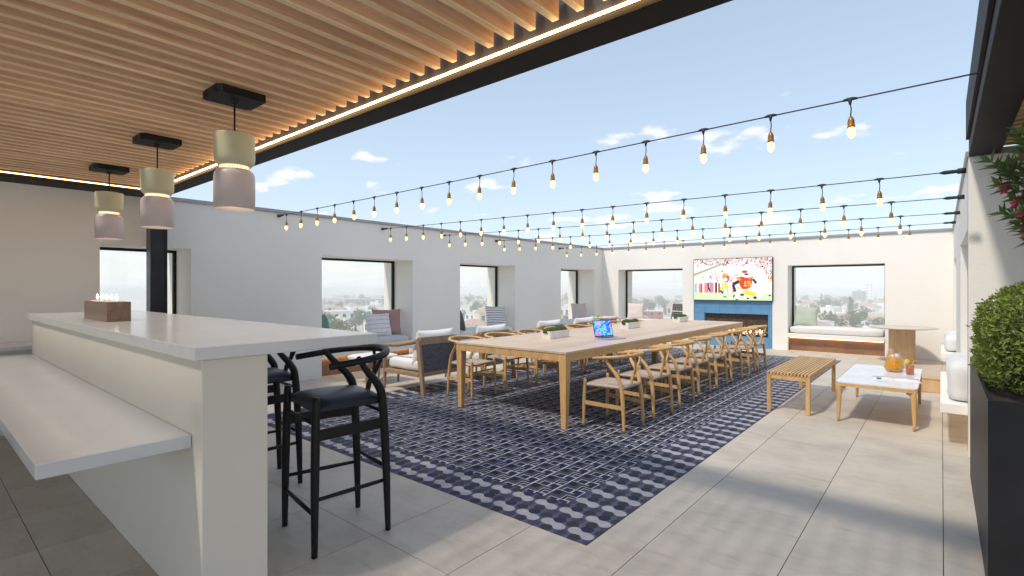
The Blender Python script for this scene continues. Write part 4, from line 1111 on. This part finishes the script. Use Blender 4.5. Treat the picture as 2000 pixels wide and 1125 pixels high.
# large opponent in white and the runner
S.ell('white', .82, .42, .115, .20); S.ell('white', .80, .30, .075, .09); S.limb('white', [(.86, .52), (.90, .72), (.84, .92)], .07); S.limb('white', [(.90, .40), (.93, .60)], .04); S.limb('grey', [(.87, .82), (.93, .66)], .004); S.limb('grey', [(.85, .90), (.91, .98)], .004)
S.poly('red', [(.575, .47), (.63, .435), (.70, .47), (.775, .44), (.765, .56), (.75, .68), (.70, .735), (.64, .735), (.615, .66), (.60, .56)])
S.limb('orange', [(.575, .46), (.62, .52)], .03); S.limb('orange', [(.75, .45), (.73, .50)], .02)
S.limb('dark', [(.60, .55), (.525, .62)], .036); S.limb('dark', [(.525, .62), (.555, .80)], .030); S.limb('yellow', [(.595, .68), (.60, .74)], .03)
S.limb('dark', [(.775, .50), (.815, .60)], .026); S.limb('white', [(.56, .80), (.585, .83)], .022)
S.ell('white', .685, .37, .048, .085); S.ell('red', .672, .325, .036, .035); S.ell('dark', .695, .385, .028, .022); S.ell('white', .700, .43, .024, .02)
NB = 'yellow'   # the number on the shirt
S.rect(NB, .672, .545, .688, .665); S.rect(NB, .660, .645, .700, .668)
S.rect(NB, .708, .545, .748, .565); S.rect(NB, .708, .565, .720, .605); S.rect(NB, .708, .592, .742, .610); S.rect(NB, .734, .605, .748, .655); S.rect(NB, .708, .645, .742, .665)
S.poly('white', [(.62, .735), (.70, .74), (.68, .79), (.61, .83), (.565, .90), (.55, .86)])
S.poly('yellow', [(.65, .765), (.72, .76), (.82, .83), (.81, .89), (.70, .865), (.645, .83)]); S.limb('orange', [(.67, .83), (.80, .885)], .006)
S.ell('dark', .64, .87, .025, .025); S.ell('dark', .80, .935, .022, .03); S.limb('white', [(.60, .86), (.56, .97)], .028); S.limb('dark', [(.53, .93), (.545, .87)], .014); S.limb('white', [(.70, .88), (.68, .97)], .03)
S.ell('dark', .575, .985, .02, .012); S.ell('dark', .71, .955, .016, .018); S.limb('dark', [(.40, .905), (.44, .935)], .007); S.limb('dark', [(.41, .935), (.435, .90)], .006); S.ell('dark', .975, .88, .016, .016)
S.mb.build('screen', ['screen_'+k for k in names], tv)

# ------------------------------------------------------------------ fireplace
fp = thing('fireplace', 'blue tiled fireplace with a wide lit firebox below the television', 'fireplace', (-3.825, YB+.12, 0))
fx0, fx1, fz = -.894, .894, 1.078; bx0, bx1, bz0, bz1 = -.64, .80, .25, .77; yf, yk = -.10, -.001
cols = [fx0] + [bx0, -.28, .08, .44, bx1] + [fx1]
def tile(x0, x1, z0, z1):
    m = MB(); m.box(x0+.0012, x1-.0012, yf, yk, z0+.0012, z1-.0012, 0, .002); m.build('tile', 'blue_tile', fp)
for z0, z1 in ((0, .25), (.77, .925), (.925, 1.078)):
    for a, b in zip(cols, cols[1:]): tile(a, b, z0, z1)
tile(fx0, bx0, bz0, bz1); tile(bx1, fx1, bz0, bz1)
m = MB()
m.box(bx0+.001, bx1-.001, yk-.004, yk-.002, bz0, bz1)
fbk = m.build('firebox', 'firebox', fp)
m = MB(); m.box(bx0+.002, bx1-.002, -.075, -.012, bz0+.001, bz0+.03); m.build('burner', 'tv_black', fp)
rf = random.Random(5)
for k in range(16):
    m = MB(); r_ = rf.uniform(.022, .034); m.lathe([(0, -r_*.7), (r_*.8, -r_*.45), (r_, 0), (r_*.7, r_*.5), (0, r_*.7)], 7, sm=False, cap=False)
    m.build('fire_stone', 'fire_stone', fp, (bx0+.07+k*.086+rf.uniform(-.02, .02), -.045, bz0+.052), (rf.random(), rf.random(), rf.random()))
for k in range(6):
    m = MB(); a = bx0+.12+k*.23; m.tube([(a, -.03, bz0+.07), (a+.10, -.045, bz0+.09+.02*(k % 2)), (a+.22, -.035, bz0+.075)], [.016, .02, .015], 7); m.build('log', 'fire_log', fp)
for k in range(18):
    a = bx0+.10+k*.072; hh = rf.uniform(.07, .17); w_ = rf.uniform(.014, .024); sw = rf.uniform(-.03, .03)
    m = MB(); stube(m, [(a, -.04, bz0+.06), (a+sw*.3, -.04, bz0+.06+hh*.3), (a+sw, -.042, bz0+.06+hh*.7), (a+sw*.6, -.04, bz0+.06+hh)], [w_*.6, w_, w_*.55, .001], 4, n=6, flat=.6); m.build('flame', 'flame', fp)

# ------------------------------------------------------------------ string lights
def strand(y, zl, zr_, sag, label, x_first=-.40, pitch=.4165):
    t = thing('string_lights', label, 'string lights', (XL, y, zl), 0, 'string lights across the terrace')
    span = XR-XL
    if y < YP: span = XR-.024-XL
    def Z(u): return (zr_-zl)*u - sag*4*u*(1-u)
    pts = [(span*i/48, 0, Z(i/48)) for i in range(49)]
    m = MB(); m.tube(pts, .0042, 6); m.build('cable', 'cable_black', t)
    for e in ((0,) if y < YP-1.5 else (0, 1)):
        a = .0 if e == 0 else span; d = 1 if e == 0 else -1
        m = MB(); m.tube([(a, 0, Z(e)), (a+d*.05, 0, Z(e)), (a+d*.055, 0, Z(e)), (a+d*.13, 0, Z(e)), (a+d*.16, 0, Z(e))], [.022, .022, .014, .016, .005], 8); m.build('end_plug', 'cable_black', t)
    k = 0; out = []
    x = x_first-XL
    while x > .15:
        out.append(x); x -= pitch
    return t, [(x, Z(x/span)) for x in out]
m = MB(); m.tube([(-.035, 0, 0), (-.012, 0, .003), (.012, 0, .003), (.035, 0, 0)], [.006, .010, .010, .006], 7); m.tube([(0, 0, .003), (0, 0, -.03)], [.013, .005], 7); tee_me = m.mesh('connector', ['cable_black'])
m = MB(); m.tube([(0, 0, -.02), (.003, .001, -.055), (-.001, 0, -.10)], .0032, 6); drop_me = m.mesh('drop_cord', ['cable_black'])
m = MB(); m.lathe([(0, -.096), (.007, -.098), (.014, -.112), (.0175, -.128), (.0175, -.150), (.020, -.156), (.0185, -.162), (0, -.162)], 12, cap=False); sock_me = m.mesh('socket', ['bulb_socket'])
m = MB(); m.lathe([(.014, -.163), (.0195, -.178), (.021, -.193), (.015, -.212), (.006, -.222), (0, -.225)], 12, cap=False); bulb_me = m.mesh('bulb', ['bulb_glow'])
STR = [(3.48, 2.416, 2.462, .012, 'string of bulbs nearest the pergola, highest across the sky'), (5.26, 2.384, 2.285, .012, 'second string of bulbs from the pergola'),
       (6.60, 2.376, 2.262, .012, 'third string of bulbs from the pergola'), (8.16, 2.385, 2.285, .012, 'fourth string of bulbs, one before the farthest'), (10.52, 2.366, 2.40, .010, 'farthest string of bulbs, nearest the end wall')]
for y, zl, zr_, sag, lab in STR:
    t, pts = strand(y, zl, zr_, sag, lab)
    for x, z in pts:
        a = rnd.uniform(0, 6.28); c = link('connector', tee_me, t, (x, 0, z))
        tilt = (rnd.uniform(-.04, .04), rnd.uniform(-.04, .04), 0)
        link('drop_cord', drop_me, c, (0, 0, 0), tilt); link('socket', sock_me, c, (0, 0, 0), tilt); link('bulb', bulb_me, c, (0, 0, 0), tilt)

# ------------------------------------------------------------------ planter, boxwood, oleander
pl = thing('planter_box', 'tall black rectangular planter at the right edge', 'planter', (.80, 4.09, 0))
m = MB(); a, b, h, w = .64, .945, .875, .012
m.v = [(sx*(a-d), sy*(b-d), z) for z, d in ((0, 0), (h, 0), (h, w), (h-.05, w)) for sx, sy in ((-1,-1), (1,-1), (1,1), (-1,1))]
m.face((3, 2, 1, 0))
for k in (0, 4, 8):
    for i in range(4): j = (i+1) % 4; m.face((k+i, k+j, k+4+j, k+4+i))
m.build('box', 'black_planter', pl)
m = MB(); m.box(-a+w+.001, a-w-.001, -b+w+.001, b-w-.001, h-.12, h-.05); m.build('soil', 'soil', pl)
def leaf_quads(mb, p, d, nrm, L, W, curl=.15):
    d = d.normalized(); s = d.cross(nrm)
    if s.length < 1e-4: s = d.orthogonal()
    s.normalize(); u = s.cross(d)
    a = p; b = p+d*L*.45+s*W/2+u*L*.06; c = p+d*L-u*L*curl; e = p+d*L*.45-s*W/2+u*L*.06
    mb.quad(a, b, c, e, 0)
def rand_dir(r):
    z = r.uniform(-1, 1); t = r.uniform(0, 2*math.pi); q = math.sqrt(1-z*z); return Vector((q*math.cos(t), q*math.sin(t), z))
bx = thing('boxwood_shrub', 'clipped rounded green boxwood shrub in the black planter', 'shrub', (.69, 3.92, .83))
rb = random.Random(21); m = MB(); core = MB()
RX, RY, RZ = .545, .66, .37; ZC = .25
def surf(dv):
    e = 2.7; k = (abs(dv.x)**e+abs(dv.y)**e+abs(dv.z)**e)**(-1/e)
    q = 1+.05*mnoise.noise(dv*2.5+Vector((3, 1, 2)))+.05*mnoise.noise(dv*6)
    return Vector((dv.x*RX, dv.y*RY, dv.z*RZ))*k*q
for _ in range(22000):
    dv = rand_dir(rb); p = surf(dv)
    if p.z+ZC < .03: continue
    dep = rb.random()**1.6*.16 - (.03*rb.random() if rb.random() < .06 else 0); p = p*(1-dep)
    nrm = Vector((dv.x/RX, dv.y/RY, dv.z/RZ)).normalized()
    d = (nrm*.7+rand_dir(rb)*.85+Vector((0, 0, .25))).normalized()
    leaf_quads(m, p+Vector((0, 0, ZC)), d, (nrm+rand_dir(rb)*.5), rb.uniform(.022, .038), rb.uniform(.010, .015))
m.build('foliage', 'box_leaf', bx)
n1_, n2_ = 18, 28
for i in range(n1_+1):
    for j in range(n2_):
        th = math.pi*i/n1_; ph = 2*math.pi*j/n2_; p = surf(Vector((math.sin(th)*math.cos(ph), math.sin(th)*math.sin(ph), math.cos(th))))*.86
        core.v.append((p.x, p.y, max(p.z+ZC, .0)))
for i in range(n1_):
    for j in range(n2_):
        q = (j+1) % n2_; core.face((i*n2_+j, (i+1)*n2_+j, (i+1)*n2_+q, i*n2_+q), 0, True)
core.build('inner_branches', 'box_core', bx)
ol = thing('oleander_shrub', 'oleander branches with pink flowers at the top right', 'shrub', (.74, 4.84, .83))
tr = MB(); lv = MB(); FLW = []; ro = random.Random(4)
stube(tr, [(0, 0, 0), (.03, -.02, .5), (.02, -.05, 1.0)], [.028, .022, .018], 4, n=8)
tips = []
spec = [((-.47, .02, 1.42), 0), ((-.40, -.02, 1.36), 0), ((-.42, .0, 1.25), 1), ((-.35, -.03, 1.14), 1), ((-.40, .04, 1.06), 0), ((-.31, 0, .95), 1), ((-.27, -.05, .86), 1), ((-.22, .05, 1.48), 0)]
for _ in range(80): spec.append(((ro.uniform(-.36, .34), ro.uniform(-.35, .35), ro.uniform(.85, 1.55)), ro.random() < .25))
for (tp, flw) in spec:
    tp = Vector(tp); st = Vector((.02, -.05, ro.uniform(.45, .9))); mid = st.lerp(tp, .55)+Vector((0, 0, .06))
    stube(tr, [tuple(st), tuple(mid), tuple(tp)], [.010, .007, .004], 4, n=6)
    ax = (tp-mid).normalized()
    for w_ in range(5):
        c = tp - ax*(.05*w_)
        for k in range(5):
            a = 2*math.pi*(k/5)+w_*.7+ro.uniform(-.2, .2); o1 = ax.orthogonal().normalized(); o2 = ax.cross(o1)
            d = (o1*math.cos(a)+o2*math.sin(a))*(.65+.10*w_)+ax*.75
            leaf_quads(lv, c, d, ax, ro.uniform(.080, .125), ro.uniform(.025, .036), .12)
    if flw:
        fl_ = MB()
        for k in range(9):
            c = tp+rand_dir(ro)*.028+Vector((0, 0, -.01)); d0 = rand_dir(ro)
            for q in range(4):
                leaf_quads(fl_, c, (d0.orthogonal().normalized()*math.cos(q*1.57)+d0.cross(d0.orthogonal().normalized())*math.sin(q*1.57)+d0*.3), d0, .030, .024, -.1)
        FLW.append(fl_)
tr.build('stem', 'bark', ol); lv.build('foliage', 'oleander_leaf', ol); [q.build('flower', 'pink_petal', ol) for q in FLW]

# ------------------------------------------------------------------ the city beyond the windows
GZ = -22.0
FAR = 2150.0
m = MB(); m.quad((-FAR, -FAR, GZ), (FAR, -FAR, GZ), (FAR, FAR, GZ), (-FAR, FAR, GZ))
tag(m.build('ground', 'city_ground'), 'dry hazy city ground far below the terrace', None, None, 'structure')
hl = MB(); NA, NR = 140, 9
for i in range(NA+1):
    az = R(-25)+R(150)*i/NA      # from beyond +Y round to -X
    for j in range(NR):
        r_ = 1350+80*j*1.05; u = j/(NR-1)
        ridge = 22.5+3.2*mnoise.noise(Vector((az*3.1, 1.7, 0)))+1.8*mnoise.noise(Vector((az*9.0, 5.2, 0)))
        hgt = ridge*math.sin(min(1, u*1.15)*math.pi/2)**1.4*(1+.08*mnoise.noise(Vector((az*16, u*4, 3))))
        hl.v.append((-r_*math.sin(az), r_*math.cos(az), GZ-.4+min(hgt, 27.4)))
for i in range(NA):
    for j in range(NR-1): hl.face((i*NR+j, i*NR+j+1, (i+1)*NR+j+1, (i+1)*NR+j), 0, True)
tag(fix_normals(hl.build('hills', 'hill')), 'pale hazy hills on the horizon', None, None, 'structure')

def seen(x, y, z, mar=.25):
    """does a line from the viewer to this point pass a window?"""
    if x < -20:
        t = XLO/x; yy = y*t; zz = CAM_H+(z-CAM_H)*t
        if zz > .2:
            for k, (a, b) in enumerate(L_WIN[1:]):
                if a-.9 < yy < b+mar: return k+1
    if y > 20:
        t = YBO/y; xx = x*t; zz = CAM_H+(z-CAM_H)*t
        if zz > .2:
            for k, (a, b) in enumerate(B_WIN):
                if a-mar < xx < b+.5: return k+5
    return 0
rc = random.Random(33)
def crown_mesh(name, mat, kind, seed):
    r = random.Random(seed); mb = MB()
    if kind == 'round':
        blobs = [(Vector((r.uniform(-2.6, 2.6), r.uniform(-2.6, 2.6), r.uniform(4.2, 8.2))), r.uniform(1.3, 2.3)) for _ in range(11)]
    elif kind == 'tall':
        blobs = [(Vector((r.uniform(-.5, .5), r.uniform(-.5, .5), 2.5+k*1.05)), 1.25-.08*k) for k in range(10)]
    else:
        blobs = []
        for k in range(16):
            a = 2*math.pi*k/16; el = r.uniform(-.3, .8); d = Vector((math.cos(a)*math.cos(el), math.sin(a)*math.cos(el), math.sin(el)))
            for q in range(14):
                u = q/13; c = Vector((0, 0, 9.2))+d*2.7*u+Vector((0, 0, -1.9*u*u)); leaf_quads(mb, c, (d+rand_dir(r)*.8+Vector((0, 0, -.5))), Vector((0, 0, 1)), .9, .22)
        return mb.mesh(name, [mat])
    for c, rad in blobs:
        for _ in range(75):
            dv = rand_dir(r); p = c+dv*rad*r.uniform(.7, 1.05); leaf_quads(mb, p, (dv+rand_dir(r)), rand_dir(r), r.uniform(.5, .95), r.uniform(.4, .7))
    return mb.mesh(name, [mat])
def trunk_mesh(h_, r0):
    mb = MB(); mb.tube([(0, 0, 0), (.1, .05, h_*.5), (0, 0, h_)], [r0, r0*.7, r0*.4], 6); return mb.mesh('trunk', ['bark'])
KINDS = [(crown_mesh('crown', 'city_leaf_a', 'round', 1), trunk_mesh(6, .3), 'dense dark green tree in the city'), (crown_mesh('crown', 'city_leaf_b', 'round', 2), trunk_mesh(6, .3), 'olive green tree in the city'),
         (crown_mesh('crown', 'city_leaf_a', 'round', 3), trunk_mesh(6, .3), 'dense dark green tree in the city'), (crown_mesh('crown', 'city_leaf_a', 'tall', 4), trunk_mesh(9, .2), 'slim dark cypress in the city'),
         (crown_mesh('crown', 'city_leaf_b', 'palm', 5), trunk_mesh(9.3, .22), 'tall palm in the city')]
WHERE = {1: 'beyond the window nearest the bar', 2: 'beyond the middle window of the long wall', 3: 'beyond the corner window of the long wall', 5: 'beyond the window left of the television', 6: 'beyond the window right of the fireplace'}
def tree(x, y, k, s):
    cm, tm, lab = KINDS[k]; lab += ' ' + WHERE[seen(x, y, GZ+6)]
    t = thing('city_tree', lab, 'tree', (x, y, GZ), rc.uniform(0, 6.28), 'trees of the city below'); t.scale = (s, s, s*rc.uniform(.85, 1.15))
    link('trunk', tm, t); link('crown', cm, t)
placed = []
def free(x, y, d):
    for a, b, q in placed:
        if (a-x)**2+(b-y)**2 < ((d+q)*.5)**2: return False
    return True
def house(x, y, w, d, h_, roof, mat, rz, label, group='houses of the city below', rows=0, cols_=0, name='house'):
    t = thing(name, label, 'house' if name == 'house' else 'building', (x, y, GZ), rz, group); placed.append((x, y, max(w, d)*1.1))
    mb = MB(); mb.box(-w/2, w/2, -d/2, d/2, 0, h_); mb.build('wall', mat, t)
    mb = MB()
    if roof == 'hip':
        o = .5; mb.v = [(-w/2-o, -d/2-o, h_), (w/2+o, -d/2-o, h_), (w/2+o, d/2+o, h_), (-w/2-o, d/2+o, h_), (-w/2+d/2*.9, 0, h_+d*.24), (w/2-d/2*.9, 0, h_+d*.24)] if w >= d else \
            [(-w/2-o, -d/2-o, h_), (w/2+o, -d/2-o, h_), (w/2+o, d/2+o, h_), (-w/2-o, d/2+o, h_), (0, -d/2+w/2*.9, h_+w*.24), (0, d/2-w/2*.9, h_+w*.24)]
        if w >= d: fs = ((0, 1, 5, 4), (1, 2, 5), (2, 3, 4, 5), (3, 0, 4), (3, 2, 1, 0))
        else: fs = ((0, 1, 4), (1, 2, 5, 4), (2, 3, 5), (3, 0, 4, 5), (3, 2, 1, 0))
        for f in fs: mb.face(f)
        mb.build('roof', 'roof_tile', t)
    else:
        mb.box(-w/2-.15, w/2+.15, -d/2-.15, d/2+.15, h_+.01, h_+.5); rf_ = mb.build('roof', 'roof_flat', t)
        mb = MB(); mb.box(-w*.15, w*.12, -d*.1, d*.15, h_+.51, h_+2.2); mb.build('roof_hut', mat, rf_)
    for rr_ in range(rows):
        for cc in range(cols_):
            zz = h_*(rr_+.32)/rows; ww = w/cols_*.42; xx = -w/2+w*(cc+.5)/cols_
            mb = MB(); mb.box(xx-ww/2, xx+ww/2, -d/2-.06, -d/2+.02, zz, zz+h_/rows*.45); mb.build('window', 'far_glass', t)
    return t
# the few that stand out
def at(u, dist, z=0):     # a direction in the photograph's frame turned into a place on the ground
    a = (u-1000)/1000; d = dist/math.sqrt(1+a*a); r_ = a*d
    return (r_*math.cos(R(40))-d*math.sin(R(40)), r_*math.sin(R(40))+d*math.cos(R(40)))
face = lambda x, y: math.atan2(-x, y)
for u, dist, w, d, h_, mat, lab, rw2, cw2 in ((1678, 900, 17, 14, 19, 'tower_grey', 'grey slab tower on the skyline right of the fireplace', 5, 3), (1698, 1150, 13, 12, 31, 'house_white', 'pale slim tower beside the grey skyline tower', 6, 2),
        (1252, 330, 26, 12, 9, 'house_red', 'red apartment building seen through the window beside the television', 3, 6), (1241, 312, 9, 9, 9.5, 'house_white', 'white block in front of the red apartment building', 3, 2),
        (703, 330, 40, 16, 9, 'house_white', 'long white terraced villa beyond the nearest window', 2, 9), (715, 700, 52, 18, 9, 'tower_grey', 'long grey hall on the skyline beyond the nearest window', 1, 8)):
    x, y = at(u, dist); house(x, y, w, d, h_, 'flat', mat, face(x, y), lab, 'buildings that stand out of the city', rw2, cw2, 'apartment_block')
n = 0; tries = 0
while n < 170 and tries < 60000:
    tries += 1
    az = R(rc.uniform(-8, 72)); dist = 215+900*rc.random()**1.3; x, y = -dist*math.sin(az), dist*math.cos(az)
    if not seen(x, y, GZ+6) or not free(x, y, 17): continue
    k = rc.random(); rz = face(x, y)+rc.uniform(-.7, .7)
    white = rc.random() < .65; hip = rc.random() < .62
    lab = f"{'white' if white else 'cream'} house with {'tiled' if hip else 'flat'} roof {WHERE[seen(x, y, GZ+6)]}"
    near = dist < 480
    house(x, y, rc.uniform(9, 17), rc.uniform(8, 12), rc.uniform(4.5, 8.5), 'hip' if hip else 'flat', 'house_white' if white else 'house_cream', rz, lab, rows=1 if near else 0, cols_=3 if near else 0); n += 1
n = 0; tries = 0
while n < 210 and tries < 90000:
    tries += 1
    az = R(rc.uniform(-8, 72)); dist = 190+820*rc.random()**1.2; x, y = -dist*math.sin(az), dist*math.cos(az)
    if not seen(x, y, GZ+6) or not free(x, y, 7): continue
    k = rc.choices((0, 1, 2, 3, 4), (30, 26, 26, 8, 6))[0]; tree(x, y, k, rc.uniform(.75, 1.35)); placed.append((x, y, 4)); n += 1
# the far belt of trees reads as one mass
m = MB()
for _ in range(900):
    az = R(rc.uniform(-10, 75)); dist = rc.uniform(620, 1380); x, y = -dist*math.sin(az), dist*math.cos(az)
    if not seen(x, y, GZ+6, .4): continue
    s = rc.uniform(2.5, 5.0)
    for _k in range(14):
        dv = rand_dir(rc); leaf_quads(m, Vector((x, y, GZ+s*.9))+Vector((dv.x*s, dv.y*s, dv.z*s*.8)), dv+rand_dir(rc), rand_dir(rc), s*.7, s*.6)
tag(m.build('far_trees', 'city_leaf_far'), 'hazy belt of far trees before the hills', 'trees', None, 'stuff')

# ------------------------------------------------------------------ haze
HB = 2240.0
hz_m = bpy.data.materials.new('haze'); hz_m.use_nodes = True; hn = hz_m.node_tree.nodes; hn.clear()
ho = hn.new('ShaderNodeOutputMaterial'); hv = hn.new('ShaderNodeVolumePrincipled'); hv.inputs['Color'].default_value = (1.0, 1.0, 1.0, 1)
hv.inputs['Density'].default_value = 0.0011; hv.inputs['Anisotropy'].default_value = -0.25
hz_m.node_tree.links.new(hv.outputs[0], ho.inputs['Volume']); MATS['haze'] = hz_m
m = MB(); m.box(-HB, HB, -HB, HB, GZ-1.2, 6.0); tag(m.build('haze', 'haze'), 'pale summer haze over the city', None, None, 'stuff')
